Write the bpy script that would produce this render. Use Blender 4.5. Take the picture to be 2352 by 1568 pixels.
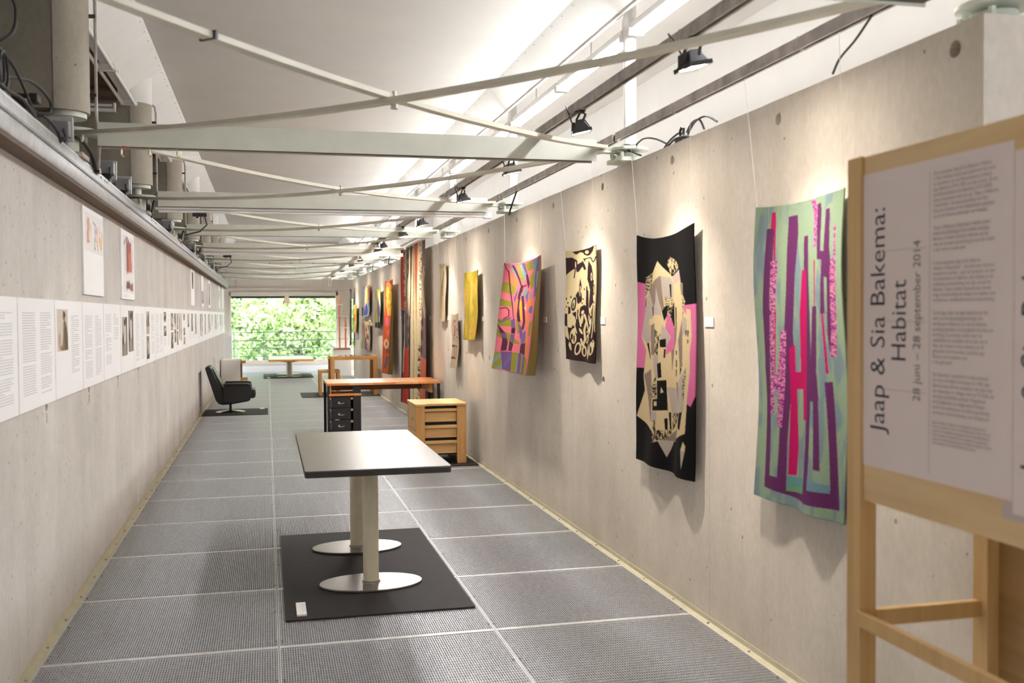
import bpy, bmesh, math, random
import numpy as np
from mathutils import Matrix, Vector

random.seed(7)
rng = np.random.default_rng(7)
for o in list(bpy.data.objects):
    bpy.data.objects.remove(o)
SC = bpy.context.scene
COL = SC.collection
PI = math.pi

# ------------------------------------------------------------------ camera
cam_d = bpy.data.cameras.new('camera')
cam = bpy.data.objects.new('camera', cam_d)
COL.objects.link(cam)
yaw, pitch, roll = 0.237922, -0.0271976, -0.0066668
fw = Vector((math.sin(yaw) * math.cos(pitch), math.cos(yaw) * math.cos(pitch), math.sin(pitch)))
rt = Vector((math.cos(yaw), -math.sin(yaw), 0))
up = rt.cross(fw)
r2 = math.cos(roll) * rt + math.sin(roll) * up
u2 = math.cos(roll) * up - math.sin(roll) * rt
cam.matrix_world = Matrix(((r2.x, u2.x, -fw.x, 0), (r2.y, u2.y, -fw.y, 0), (r2.z, u2.z, -fw.z, 1.62), (0, 0, 0, 1)))
cam_d.sensor_width = 36
cam_d.lens = 2319.48 * 36 / 2352
cam_d.clip_start = 0.05
cam_d.clip_end = 400
cam_d.dof.use_dof = True
cam_d.dof.focus_distance = 8.5
cam_d.dof.aperture_fstop = 2.8
SC.camera = cam

# ------------------------------------------------------------------ world, exposure
W = bpy.data.worlds.new('overcast_sky')
SC.world = W
W.use_nodes = True
bg = W.node_tree.nodes['Background']
bg.inputs[0].default_value = (0.84, 0.93, 1.0, 1)
bg.inputs[1].default_value = 2.8
SC.view_settings.view_transform = 'Standard'
SC.view_settings.look = 'None'
SC.view_settings.gamma = 1.0
SC.view_settings.use_curve_mapping = False
SC.view_settings.exposure = 1.9
SC.cycles.use_denoising = True
SC.cycles.max_bounces = 7
SC.cycles.diffuse_bounces = 4
SC.cycles.sample_clamp_indirect = 6.0
TUBE_E = 27.0          # fluorescent tubes
FLOOD_W = 3.8         # warm floodlights on the rail

sun_d = bpy.data.lights.new('sun', 'SUN')
sun_d.energy = 4.0
sun_d.angle = math.radians(12)
sun_d.color = (1.0, 0.95, 0.86)
sun = bpy.data.objects.new('sun', sun_d)
COL.objects.link(sun)
sun.rotation_euler = (math.radians(32), math.radians(12), 0)
sun.location = (0, 20, 12)


# ------------------------------------------------------------------ helpers
def s2l(c):
    return tuple(((x / 255) / 12.92 if x <= 10 else (((x / 255) + 0.055) / 1.055) ** 2.4) for x in c)


def tag(o, label=None, cat=None, group=None, kind=None):
    if label: o['label'] = label
    if cat: o['category'] = cat
    if group: o['group'] = group
    if kind: o['kind'] = kind
    return o


def thing(name, loc, label, cat, group=None, rz=0.0):
    o = bpy.data.objects.new(name, None)
    COL.objects.link(o)
    o.location = loc
    o.rotation_euler = (0, 0, rz)
    o.empty_display_size = 0.1
    return tag(o, label, cat, group)


class MB:
    """collects shapes, then links them as one mesh object"""
    def __init__(s):
        s.v = []; s.f = []

    def add(s, vs, fs):
        n = len(s.v)
        s.v += [tuple(v) for v in vs]
        s.f += [tuple(i + n for i in f) for f in fs]
        return s

    def box(s, x0, x1, y0, y1, z0, z1):
        vs = [(x0, y0, z0), (x1, y0, z0), (x1, y1, z0), (x0, y1, z0), (x0, y0, z1), (x1, y0, z1), (x1, y1, z1), (x0, y1, z1)]
        return s.add(vs, [(3, 2, 1, 0), (4, 5, 6, 7), (0, 1, 5, 4), (1, 2, 6, 5), (2, 3, 7, 6), (3, 0, 4, 7)])

    def hexa(s, vs):
        return s.add(vs, [(3, 2, 1, 0), (4, 5, 6, 7), (0, 1, 5, 4), (1, 2, 6, 5), (2, 3, 7, 6), (3, 0, 4, 7)])

    def quad(s, a, b, c, d):
        return s.add([a, b, c, d], [(0, 1, 2, 3)])

    def cyl(s, p0, p1, r0, r1=None, n=16, caps=True):
        r1 = r0 if r1 is None else r1
        p0 = Vector(p0); p1 = Vector(p1)
        d = (p1 - p0).normalized()
        a = d.orthogonal().normalized(); b = d.cross(a)
        vs = []
        for p, r in ((p0, r0), (p1, r1)):
            for i in range(n):
                t = 2 * PI * i / n
                vs.append(p + r * (math.cos(t) * a + math.sin(t) * b))
        fs = [(i, (i + 1) % n, n + (i + 1) % n, n + i) for i in range(n)]
        if caps:
            fs += [tuple(reversed(range(n))), tuple(range(n, 2 * n))]
        return s.add(vs, fs)

    def tube(s, pts, r, n=6, caps=True):
        pts = [Vector(p) for p in pts]
        vs = []; m = len(pts)
        a = None
        for k, p in enumerate(pts):
            d = (pts[min(k + 1, m - 1)] - pts[max(k - 1, 0)]).normalized()
            if a is None:
                a = d.orthogonal().normalized()
            else:
                a = (a - d * a.dot(d))
                a = a.normalized() if a.length > 1e-6 else d.orthogonal().normalized()
            b = d.cross(a)
            for i in range(n):
                t = 2 * PI * i / n
                vs.append(p + r * (math.cos(t) * a + math.sin(t) * b))
        fs = []
        for k in range(m - 1):
            for i in range(n):
                fs.append((k * n + i, k * n + (i + 1) % n, (k + 1) * n + (i + 1) % n, (k + 1) * n + i))
        if caps:
            fs += [tuple(reversed(range(n))), tuple(range((m - 1) * n, m * n))]
        return s.add(vs, fs)

    def prism(s, poly, axis, a, b):
        """extrude a 2-D outline: axis 'x' -> (y,z), 'y' -> (x,z), 'z' -> (x,y)"""
        n = len(poly)
        def mk(p, t):
            return {'x': (t, p[0], p[1]), 'y': (p[0], t, p[1]), 'z': (p[0], p[1], t)}[axis]
        vs = [mk(p, a) for p in poly] + [mk(p, b) for p in poly]
        fs = [(i, (i + 1) % n, n + (i + 1) % n, n + i) for i in range(n)]
        fs += [tuple(reversed(range(n))), tuple(range(n, 2 * n))]
        return s.add(vs, fs)

    def lathe(s, prof, c, n=24):
        vs = []
        for r, z in prof:
            for i in range(n):
                t = 2 * PI * i / n
                vs.append((c[0] + r * math.cos(t), c[1] + r * math.sin(t), c[2] + z))
        fs = []
        for k in range(len(prof) - 1):
            for i in range(n):
                fs.append((k * n + i, k * n + (i + 1) % n, (k + 1) * n + (i + 1) % n, (k + 1) * n + i))
        fs += [tuple(reversed(range(n))), tuple(range((len(prof) - 1) * n, len(prof) * n))]
        return s.add(vs, fs)

    def mesh(s, name, mat, off=(0, 0, 0), fix=True, smooth=True):
        me = bpy.data.meshes.new(name)
        ox, oy, oz = off
        me.from_pydata([(x - ox, y - oy, z - oz) for x, y, z in s.v], [], s.f)
        if fix:
            bm = bmesh.new(); bm.from_mesh(me)
            bmesh.ops.recalc_face_normals(bm, faces=bm.faces)
            bm.to_mesh(me); bm.free()
        if smooth:
            me.polygons.foreach_set('use_smooth', [True] * len(me.polygons))
            me.set_sharp_from_angle(angle=0.6)
        if mat: me.materials.append(mat)
        me.update()
        return me

    def build(s, name, mat, parent=None, label=None, kind=None, bevel=0, seg=2, **kw):
        """vertices are given in world coordinates (parents of new things are unrotated)"""
        off = (0, 0, 0)
        p = parent
        while p is not None:
            off = tuple(a + b for a, b in zip(off, p.location)); p = p.parent
        me = s.mesh(name, mat, off, **kw)
        o = bpy.data.objects.new(name, me)
        COL.objects.link(o)
        if parent is not None: o.parent = parent
        if label: o['label'] = label
        if kind: o['kind'] = kind
        if bevel:
            b = o.modifiers.new('edge', 'BEVEL'); b.width = bevel; b.segments = seg; b.limit_method = 'ANGLE'; b.angle_limit = 0.6
        return o


def kids(o):
    return [c for c in bpy.data.objects if c.parent == o]


def copy_tree(o, parent=None):
    c = o.copy(); COL.objects.link(c)
    if parent is not None: c.parent = parent
    for ch in kids(o): copy_tree(ch, c)
    return c


ORD = ['first', 'second', 'third', 'fourth', 'fifth', 'sixth', 'seventh', 'eighth', 'ninth', 'tenth', 'eleventh', 'twelfth', 'thirteenth',
       'fourteenth', 'fifteenth', 'sixteenth', 'seventeenth', 'eighteenth', 'nineteenth', 'twentieth', 'twenty-first', 'twenty-second',
       'twenty-third', 'twenty-fourth', 'twenty-fifth', 'twenty-sixth', 'twenty-seventh', 'twenty-eighth', 'twenty-ninth', 'thirtieth']


# ------------------------------------------------------------------ materials
MATS = {}


def nodes_of(m):
    m.use_nodes = True
    return m.node_tree, m.node_tree.nodes, m.node_tree.links


def plain(name, rgb, rough=0.5, metal=0.0, noise=0.06, scale=14.0, bump=0.0, spec=0.5, emit=None, estr=0.0):
    """principled with a little procedural tone variation"""
    m = bpy.data.materials.new(name)
    nt, N, L = nodes_of(m)
    b = N['Principled BSDF']
    b.inputs['Roughness'].default_value = rough
    b.inputs['Metallic'].default_value = metal
    b.inputs['Specular IOR Level'].default_value = spec
    c = s2l(rgb)
    if noise > 0:
        g = N.new('ShaderNodeNewGeometry')
        n = N.new('ShaderNodeTexNoise'); n.inputs['Scale'].default_value = scale; n.inputs['Detail'].default_value = 5
        L.new(g.outputs['Position'], n.inputs['Vector'])
        r = N.new('ShaderNodeValToRGB')
        r.color_ramp.elements[0].position = 0.3; r.color_ramp.elements[1].position = 0.7
        r.color_ramp.elements[0].color = (*[x * (1 - noise) for x in c], 1)
        r.color_ramp.elements[1].color = (*[min(1, x * (1 + noise)) for x in c], 1)
        L.new(n.outputs['Fac'], r.inputs['Fac'])
        L.new(r.outputs['Color'], b.inputs['Base Color'])
        if bump > 0:
            bp = N.new('ShaderNodeBump'); bp.inputs['Strength'].default_value = bump; bp.inputs['Distance'].default_value = 0.003
            L.new(n.outputs['Fac'], bp.inputs['Height']); L.new(bp.outputs['Normal'], b.inputs['Normal'])
    else:
        b.inputs['Base Color'].default_value = (*c, 1)
    if emit is not None:
        b.inputs['Emission Color'].default_value = (*s2l(emit), 1)
        b.inputs['Emission Strength'].default_value = estr
    MATS[name] = m
    return m


def wood(name, c1, c2, axis='x', scale=9.0, rough=0.45):
    m = bpy.data.materials.new(name)
    nt, N, L = nodes_of(m)
    b = N['Principled BSDF']; b.inputs['Roughness'].default_value = rough
    g = N.new('ShaderNodeNewGeometry')
    mp = N.new('ShaderNodeMapping')
    k = {'x': (0.35, 5, 5), 'y': (5, 0.35, 5), 'z': (5, 5, 0.35)}[axis]
    mp.inputs['Scale'].default_value = k
    L.new(g.outputs['Position'], mp.inputs['Vector'])
    n = N.new('ShaderNodeTexNoise'); n.inputs['Scale'].default_value = scale; n.inputs['Detail'].default_value = 8; n.inputs['Distortion'].default_value = 0.6
    L.new(mp.outputs['Vector'], n.inputs['Vector'])
    r = N.new('ShaderNodeValToRGB')
    r.color_ramp.elements[0].position = 0.28; r.color_ramp.elements[1].position = 0.72
    r.color_ramp.elements[0].color = (*s2l(c1), 1); r.color_ramp.elements[1].color = (*s2l(c2), 1)
    L.new(n.outputs['Fac'], r.inputs['Fac']); L.new(r.outputs['Color'], b.inputs['Base Color'])
    bp = N.new('ShaderNodeBump'); bp.inputs['Strength'].default_value = 0.15; bp.inputs['Distance'].default_value = 0.002
    L.new(n.outputs['Fac'], bp.inputs['Height']); L.new(bp.outputs['Normal'], b.inputs['Normal'])
    MATS[name] = m
    return m


def concrete(name, rgb, var=0.20, pores=True, joint=0.0, rough=0.8):
    """cast concrete: clouds, vertical formwork streaks, dark air pores, thin joints"""
    m = bpy.data.materials.new(name)
    nt, N, L = nodes_of(m)
    b = N['Principled BSDF']; b.inputs['Roughness'].default_value = rough
    b.inputs['Specular IOR Level'].default_value = 0.3
    c = s2l(rgb)
    g = N.new('ShaderNodeNewGeometry')
    def noise(sc, detail, scl):
        mp = N.new('ShaderNodeMapping'); mp.inputs['Scale'].default_value = scl
        L.new(g.outputs['Position'], mp.inputs['Vector'])
        n = N.new('ShaderNodeTexNoise'); n.inputs['Scale'].default_value = sc; n.inputs['Detail'].default_value = detail
        n.inputs['Roughness'].default_value = 0.6
        L.new(mp.outputs['Vector'], n.inputs['Vector'])
        return n.outputs['Fac']
    def mth(op, a, bb, clamp=False):
        x = N.new('ShaderNodeMath'); x.operation = op; x.use_clamp = clamp
        for i, q in enumerate((a, bb)):
            if isinstance(q, (int, float)): x.inputs[i].default_value = q
            else: L.new(q, x.inputs[i])
        return x.outputs[0]
    cloud = noise(1.9, 7, (1, 1, 0.8))
    streak = noise(4.0, 5, (0.8, 0.9, 0.14))
    fine = noise(38.0, 4, (1, 1, 0.6))
    t = mth('ADD', mth('MULTIPLY', cloud, 0.52), mth('ADD', mth('MULTIPLY', streak, 0.22), mth('MULTIPLY', fine, 0.26)))
    r = N.new('ShaderNodeValToRGB')
    r.color_ramp.elements[0].position = 0.33; r.color_ramp.elements[1].position = 0.66
    r.color_ramp.elements[0].color = (c[0] * (1 - var), c[1] * (1 - var * 1.05), c[2] * (1 - var * 1.15), 1)
    r.color_ramp.elements[1].color = (*[min(1, x * (1 + var * 0.75)) for x in c], 1)
    L.new(t, r.inputs['Fac'])
    out = r.outputs['Color']
    h = fine
    if pores:
        v = N.new('ShaderNodeTexVoronoi'); v.inputs['Scale'].default_value = 13.0
        mp = N.new('ShaderNodeMapping'); mp.inputs['Scale'].default_value = (1, 1, 0.95)
        L.new(g.outputs['Position'], mp.inputs['Vector']); L.new(mp.outputs['Vector'], v.inputs['Vector'])
        rnd = N.new('ShaderNodeSeparateColor'); L.new(v.outputs['Color'], rnd.inputs['Color'])
        rad = mth('MULTIPLY', mth('POWER', rnd.outputs[0], 6.0), 0.145)
        p = mth('LESS_THAN', v.outputs['Distance'], rad)
        mx = N.new('ShaderNodeMixRGB'); mx.inputs[2].default_value = (*[x * 0.38 for x in c], 1)
        L.new(mth('MULTIPLY', p, 0.8), mx.inputs[0]); L.new(out, mx.inputs[1]); out = mx.outputs[0]
    if joint:
        sx = N.new('ShaderNodeSeparateXYZ'); L.new(g.outputs['Position'], sx.inputs[0])
        fr = mth('FRACT', mth('DIVIDE', sx.outputs[1], joint), 0)
        j = mth('LESS_THAN', fr, 0.005 / joint)
        mx = N.new('ShaderNodeMixRGB'); mx.inputs[2].default_value = (*[x * 0.6 for x in c], 1)
        L.new(mth('MULTIPLY', j, 0.6), mx.inputs[0]); L.new(out, mx.inputs[1]); out = mx.outputs[0]
    L.new(out, b.inputs['Base Color'])
    bp = N.new('ShaderNodeBump'); bp.inputs['Strength'].default_value = 0.12; bp.inputs['Distance'].default_value = 0.004
    L.new(h, bp.inputs['Height']); L.new(bp.outputs['Normal'], b.inputs['Normal'])
    MATS[name] = m
    return m


def vcol_mat(name, rough=0.95, fuzz=0.10, scale=260.0, bump=0.35):
    """woven cloth / print whose pattern is a colour attribute"""
    m = bpy.data.materials.new(name)
    nt, N, L = nodes_of(m)
    b = N['Principled BSDF']; b.inputs['Roughness'].default_value = rough
    b.inputs['Specular IOR Level'].default_value = 0.12
    a = N.new('ShaderNodeVertexColor'); a.layer_name = 'pattern'
    g = N.new('ShaderNodeNewGeometry')
    mp = N.new('ShaderNodeMapping'); mp.inputs['Scale'].default_value = (1, 1, 0.45)
    L.new(g.outputs['Position'], mp.inputs['Vector'])
    n = N.new('ShaderNodeTexNoise'); n.inputs['Scale'].default_value = scale; n.inputs['Detail'].default_value = 3
    L.new(mp.outputs['Vector'], n.inputs['Vector'])
    mr = N.new('ShaderNodeMapRange'); mr.inputs['To Min'].default_value = 1 - fuzz; mr.inputs['To Max'].default_value = 1 + fuzz
    mr.inputs['From Min'].default_value = 0.3; mr.inputs['From Max'].default_value = 0.7
    L.new(n.outputs['Fac'], mr.inputs['Value'])
    mx = N.new('ShaderNodeVectorMath'); mx.operation = 'MULTIPLY'
    L.new(a.outputs['Color'], mx.inputs[0]); L.new(mr.outputs[0], mx.inputs[1])
    L.new(mx.outputs[0], b.inputs['Base Color'])
    if bump:
        bp = N.new('ShaderNodeBump'); bp.inputs['Strength'].default_value = bump; bp.inputs['Distance'].default_value = 0.003
        L.new(n.outputs['Fac'], bp.inputs['Height']); L.new(bp.outputs['Normal'], b.inputs['Normal'])
    MATS[name] = m
    return m


CONC_L = concrete('concrete_left', (205, 199, 193), joint=2.5)
CONC_R = concrete('concrete_right', (207, 198, 187), joint=2.43)
CONC_D = concrete('concrete_dark', (172, 164, 152), var=0.14)
CONC_E = concrete('concrete_end', (200, 188, 176), var=0.08, pores=False)
PLASTER = plain('white_ceiling_board', (217, 213, 207), 0.85, noise=0.02, scale=3, spec=0.15)
BOARD = plain('white_edge_board', (232, 230, 225), 0.8, noise=0.02, scale=4, spec=0.15)
BROWN = plain('brown_soffit', (112, 92, 76), 0.8, noise=0.06, scale=5)
GREEN = plain('pale_green_paint', (206, 206, 194), 0.4, noise=0.05, scale=6)
GREENP = plain('pale_green_bearing_paint', (210, 214, 200), 0.45, noise=0.05, scale=20)
BRACE = plain('cream_steel_paint', (205, 200, 184), 0.4, noise=0.06, scale=8)
WHITEP = plain('white_steel_paint', (232, 231, 226), 0.4, noise=0.03, scale=10)
RAILM = plain('weathered_rail_steel', (172, 164, 158), 0.5, metal=0.0, noise=0.3, scale=11, bump=0.2)
GALV = plain('galvanised_tray', (178, 178, 178), 0.42, metal=0.55, noise=0.14, scale=18)
GALVF = plain('galvanised_grating', (214, 215, 218), 0.33, metal=0.5, noise=0.12, scale=40)
GFRAME = plain('galvanised_frame', (226, 226, 226), 0.38, metal=0.3, noise=0.08, scale=40)
PIT = plain('dark_underfloor', (52, 50, 52), 0.9, noise=0.2, scale=2)
BASEB = plain('beige_angle_paint', (196, 190, 166), 0.5, noise=0.08, scale=12)
MATB = plain('black_rubber_mat', (44, 40, 39), 0.75, noise=0.12, scale=60, bump=0.1, spec=0.3)
BLACK = plain('black_lamp_metal', (50, 48, 50), 0.4, metal=0.3, noise=0.1, scale=30)
BLACKP = plain('black_desk_paint', (24, 24, 26), 0.45, noise=0.12, scale=30)
CABLE = plain('black_cable', (38, 35, 37), 0.5, noise=0.05)
GREYB = plain('grey_lamp_housing', (132, 132, 134), 0.5, noise=0.06, scale=30)
GREYL = plain('light_grey_plastic', (176, 174, 172), 0.5, noise=0.05)
PAPER = plain('white_panel_face', (250, 249, 249), 0.6, noise=0.01, scale=3, spec=0.25)
CARD = plain('white_card', (240, 238, 236), 0.7, noise=0.01)
INK = plain('grey_ink', (206, 205, 208), 0.8, noise=0)
INKD = plain('dark_ink', (48, 42, 58), 0.8, noise=0)
PINE = wood('pale_pine', (196, 156, 98), (214, 178, 122), 'z', 5.0)
PLY = wood('pale_plywood', (206, 172, 124), (220, 190, 142), 'y', 4.0)
PLYD = wood('plywood_back', (150, 112, 66), (172, 134, 84), 'y', 4.0)
OAK = wood('oak', (178, 122, 60), (206, 150, 82), 'z', 8.0)
OAKX = wood('oak_across', (178, 122, 60), (206, 150, 82), 'x', 8.0)
BEECH = wood('beech_top', (198, 122, 66), (222, 150, 92), 'x', 7.0, rough=0.28)
BEECHD = wood('dark_wood_apron', (96, 58, 34), (120, 76, 46), 'x', 7.0)
BLOND = wood('blond_wood', (196, 142, 78), (220, 172, 108), 'z', 8.0)
BLONDX = wood('blond_wood_across', (204, 156, 96), (226, 184, 124), 'x', 8.0)
TOPL = plain('grey_linoleum_top', (104, 96, 92), 0.26, noise=0.10, scale=7, spec=0.75)
EDGEK = plain('dark_table_edge', (42, 36, 36), 0.5, noise=0.06)
CREAMC = plain('cream_column_enamel', (214, 205, 180), 0.4, noise=0.04, scale=20)
STEELB = plain('brushed_base_steel', (150, 146, 144), 0.28, metal=0.9, noise=0.06, scale=5)
CHROME = plain('chrome', (215, 212, 208), 0.15, metal=1.0, noise=0.03)
LEATHER = plain('black_leather', (23, 22, 23), 0.42, noise=0.15, scale=35, bump=0.15)
WHITEL = plain('white_plinth_paint', (230, 224, 216), 0.6, noise=0.02, scale=4)
YEDGE = plain('ochre_table_edge', (222, 150, 40), 0.45, noise=0.04)
WHITET = plain('white_laminate', (238, 236, 236), 0.3, noise=0.01)
ORANGEW = wood('orange_wood', (204, 116, 60), (222, 140, 82), 'z', 8.0)
FRAMEW = plain('window_frame_paint', (205, 194, 182), 0.5, noise=0.03)
RAILB = plain('blue_grey_railing', (104, 130, 144), 0.4, metal=0.2, noise=0.04)
THREAD = plain('nylon_thread', (232, 230, 226), 0.3, noise=0)
RED = plain('red_sticker', (196, 30, 44), 0.5, noise=0)
BRASS = plain('brass_hook', (222, 208, 172), 0.3, metal=0.6, noise=0.05)
TUBE = plain('lit_tube', (255, 255, 255), 0.4, noise=0, emit=(250, 252, 255), estr=TUBE_E)
LENS = plain('lit_lens', (255, 250, 240), 0.3, noise=0, emit=(255, 236, 208), estr=7.0)
TUBEOFF = plain('unlit_tube', (236, 234, 228), 0.3, noise=0.02)
CLOTH = vcol_mat('felted_wool')
PRINT = vcol_mat('printed_photo', 0.6, 0.03, 60.0, 0)
GLASS = bpy.data.materials.new('window_glass')
nt, N, L = nodes_of(GLASS)
N.remove(N['Principled BSDF'])
tr = N.new('ShaderNodeBsdfTransparent'); tr.inputs[0].default_value = (0.95, 0.98, 0.96, 1)
gl = N.new('ShaderNodeBsdfGlossy'); gl.inputs['Roughness'].default_value = 0.02
lw = N.new('ShaderNodeFresnel'); lw.inputs[0].default_value = 1.45
ms = N.new('ShaderNodeMixShader')
mh = N.new('ShaderNodeMath'); mh.operation = 'MULTIPLY'; mh.inputs[1].default_value = 0.6
L.new(lw.outputs[0], mh.inputs[0]); L.new(mh.outputs[0], ms.inputs[0]); L.new(tr.outputs[0], ms.inputs[1]); L.new(gl.outputs[0], ms.inputs[2])
L.new(ms.outputs[0], N['Material Output'].inputs[0])
GLTOP = plain('dark_glass_top', (96, 84, 72), 0.06, noise=0, spec=0.9)
PERF = plain('slot_shadow', (88, 88, 90), 0.7, noise=0)

# ================================================================== SETTING
XL, XR = -1.085, 2.235
BY = [2.735, 6.07, 9.27, 12.48, 15.62, 18.7, 21.65, 24.5, 27.4]     # steel frames along the hall
ENDY = 30.2


def boolean_cut(o, cutter_mb, mat):
    """real recesses: cut once, keep the result"""
    cm = cutter_mb.mesh('cut', mat)
    co = bpy.data.objects.new('cut', cm); COL.objects.link(co)
    md = o.modifiers.new('cut', 'BOOLEAN'); md.operation = 'DIFFERENCE'; md.object = co; md.solver = 'EXACT'
    dg = bpy.context.evaluated_depsgraph_get(); dg.update()
    me = bpy.data.meshes.new_from_object(o.evaluated_get(dg))
    o.modifiers.clear(); o.data = me
    bpy.data.objects.remove(co)


# left wall with formwork tie holes and two slots
wl = MB().box(-1.32, XL, -3.0, 27.65, -0.4, 2.336).build('wall_left', CONC_L, kind='structure', smooth=False)
c = MB()
for k in range(18):
    y = 5.491 + 1.25 * k
    c.cyl((XL - 0.05, y, 1.172), (XL + 0.02, y, 1.172), 0.027, n=12)
    c.box(XL - 0.012, XL + 0.02, y - 0.012, y + 0.012, 1.085, 1.138)
c.box(XL - 0.06, XL + 0.02, 17.02, 17.36, 0.12, 0.70)
c.box(XL - 0.06, XL + 0.02, 21.9, 22.25, 0.20, 0.74)
boolean_cut(wl, c, CONC_D)
wall_top = MB().box(-1.32, -1.10, -1.0, 27.65, 2.345, 2.50).build('trim_1', CONC_L, kind='structure')

# right wall with tie holes and a narrow window slit at its far end
wr = MB().box(XR, 2.62, 2.80, 27.12, -0.4, 2.57).build('wall_right', CONC_R, kind='structure', smooth=False)
c = MB()
for k in range(20):
    y = 2.918 + 1.216 * k
    if k:
        c.cyl((XR - 0.02, y, 2.482), (XR + 0.05, y, 2.482), 0.027, n=12)
    else:
        c.cyl((XR - 0.02, y + .02, 2.49), (XR + 0.05, y + .02, 2.49), 0.030, n=12)
    c.cyl((XR - 0.02, y, 1.163), (XR + 0.05, y, 1.163), 0.027, n=12)
boolean_cut(wr, c, CONC_D)
w2 = MB().box(2.41, 2.55, ENDY + 0.12, ENDY + 0.13, 0.60, 2.10).build('window_2', GLASS, kind='structure')
MB().box(2.40, 2.41, ENDY + 0.05, ENDY + 0.16, 0.60, 2.10).box(2.55, 2.56, ENDY + 0.05, ENDY + 0.16, 0.60, 2.10).build('frame', FRAMEW, w2)

# end wall with the picture window, gable above with clerestory boards
we = MB()
we.box(-2.9, -1.03, ENDY, ENDY + 0.3, -0.4, 2.2)
we.box(2.0, 2.40, ENDY, ENDY + 0.3, -0.4, 2.2)
we.box(2.56, 4.4, ENDY, ENDY + 0.3, -0.4, 2.2)
we.box(2.40, 2.56, ENDY, ENDY + 0.3, -0.4, 0.60)
we.box(2.40, 2.56, ENDY, ENDY + 0.3, 2.10, 2.2)
we.box(-1.03, 2.0, ENDY, ENDY + 0.3, -0.4, 0.28)
we.box(-2.9, 4.4, ENDY, ENDY + 0.3, 2.2, 2.98)
we.box(-2.9, 4.4, ENDY + 0.12, ENDY + 0.3, 2.98, 3.42)
we.box(-2.9, 4.4, ENDY, ENDY + 0.3, 3.42, 4.2)
we = we.build('wall_end', CONC_E, kind='structure')
MB().box(-1.2, 2.2, ENDY - 0.05, ENDY, 2.36, 2.42).build('ledge', CONC_E, we)
for k in range(6):
    x0 = -1.1 + 0.62 * k
    MB().box(x0, x0 + 0.56, ENDY + 0.03, ENDY + 0.12, 3.0, 3.40).build('clerestory_board', plain('clerestory_board_%d' % k, [(214, 196, 172), (206, 200, 190), (216, 190, 156), (222, 208, 188), (210, 196, 176), (205, 200, 192)][k], 0.6, noise=0.05), we)
    MB().box(x0 + 0.57, x0 + 0.60, ENDY + 0.0, ENDY + 0.12, 3.0, 3.40).build('dark_mullion', BLACKP, we)
sill = MB().box(-1.05, 2.05, ENDY - 0.10, ENDY + 0.06, 0.18, 0.29).build('trim_2', FRAMEW, kind='structure', bevel=0.006)
MB().box(XL, XR, ENDY - 0.30, ENDY - 0.02, -0.1, 0.175).build('trim_3', WHITET, kind='structure')
w1 = MB().box(-1.0, 1.98, ENDY + 0.12, ENDY + 0.135, 0.30, 2.2).build('window_1', GLASS, kind='structure')
MB().box(-1.0, 1.98, ENDY + 0.14, ENDY + 0.17, 2.125, 2.195).build('blind_edge', plain('dark_green_blind', (46, 60, 52), 0.7), w1)
for n_, b_ in (('frame_head', (-1.05, 2.05, ENDY - 0.03, ENDY + 0.16, 2.19, 2.31)), ('frame_jamb', (-1.06, -1.0, ENDY - 0.03, ENDY + 0.16, 0.29, 2.31)),
               ('frame_jamb', (1.98, 2.06, ENDY - 0.03, ENDY + 0.16, 0.29, 2.31)), ('frame_sill', (-1.03, 2.0, ENDY + 0.07, ENDY + 0.16, 0.28, 0.32))):
    MB().box(*b_).build(n_, FRAMEW, w1, bevel=0.008)

# side and back enclosure of the neighbouring aisle (seen above the right wall) and of the left recess
MB().box(4.3, 4.5, 2.0, 26.6, -0.4, 4.4).box(4.3, 4.5, -4, 2.0, -0.4, 0.4).box(4.3, 4.5, -4, 2.0, 2.5, 4.4).box(4.3, 4.5, 0.2, 2.0, 0.4, 2.5).build('wall_side', PLASTER, kind='structure')
MB().box(2.62, 4.3, 26.5, 26.6, -0.4, 4.3).build('wall_aisle', PLASTER, kind='structure')
MB().box(2.75, 2.9, 26.6, ENDY, -0.4, 0.15).box(2.75, 2.9, 26.6, ENDY, 1.0, 3.6).build('wall_lobby', CONC_E, kind='structure')  # low gap added to let sky light onto the far end
MB().box(XR, 2.75, 27.12, ENDY, -0.1, 0.0).build('floor_corner', CONC_E, kind='structure')
MB().box(-2.75, -2.6, -4, 27.75, -0.4, 4.2).box(-2.75, -2.6, 27.75, 30.2, 1.1, 4.2).box(-2.75, -2.6, 27.75, 30.2, -0.4, 0.15).build('wall_recess', BROWN, kind='structure')  # gap beside the lobby added to brighten the end wall and floor

# floor: dark pit, edge angles, steel gratings
fl = MB().box(-2.6, 4.3, -4, ENDY, -0.55, -0.45).build('floor', PIT, kind='structure')
MB().box(2.62, 4.3, -4, 26.5, -0.4, 0.0).build('floor_aisle', CONC_E, kind='structure')
MB().box(-1.06, 2.62, -4, 1.70, -0.4, 0.0).build('floor_hall', CONC_E, kind='structure')
PITCH = 1.0771
CW = 1.081
gx0 = -1.044
fr = MB()
t = 0.005; d = 0.03
w_, l_ = CW - 0.004, PITCH - 0.004
fr.box(0, t, 0, l_, -d, 0.002).box(w_ - t, w_, 0, l_, -d, 0.002)
fr.box(t, w_ - t, 0, 0.011, -d, 0.0035).box(t, w_ - t, l_ - 0.011, l_, -d, 0.0035)
bars = MB()


def thin(m, x0, x1, y0, y1, z0, z1, along):
    """bar with only its visible faces"""
    vs = [(x0, y0, z0), (x1, y0, z0), (x1, y1, z0), (x0, y1, z0), (x0, y0, z1), (x1, y0, z1), (x1, y1, z1), (x0, y1, z1)]
    m.add(vs, [(4, 5, 6, 7), (1, 2, 6, 5), (3, 0, 4, 7)] if along == 'y' else [(4, 5, 6, 7), (0, 1, 5, 4), (2, 3, 7, 6)])


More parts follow.
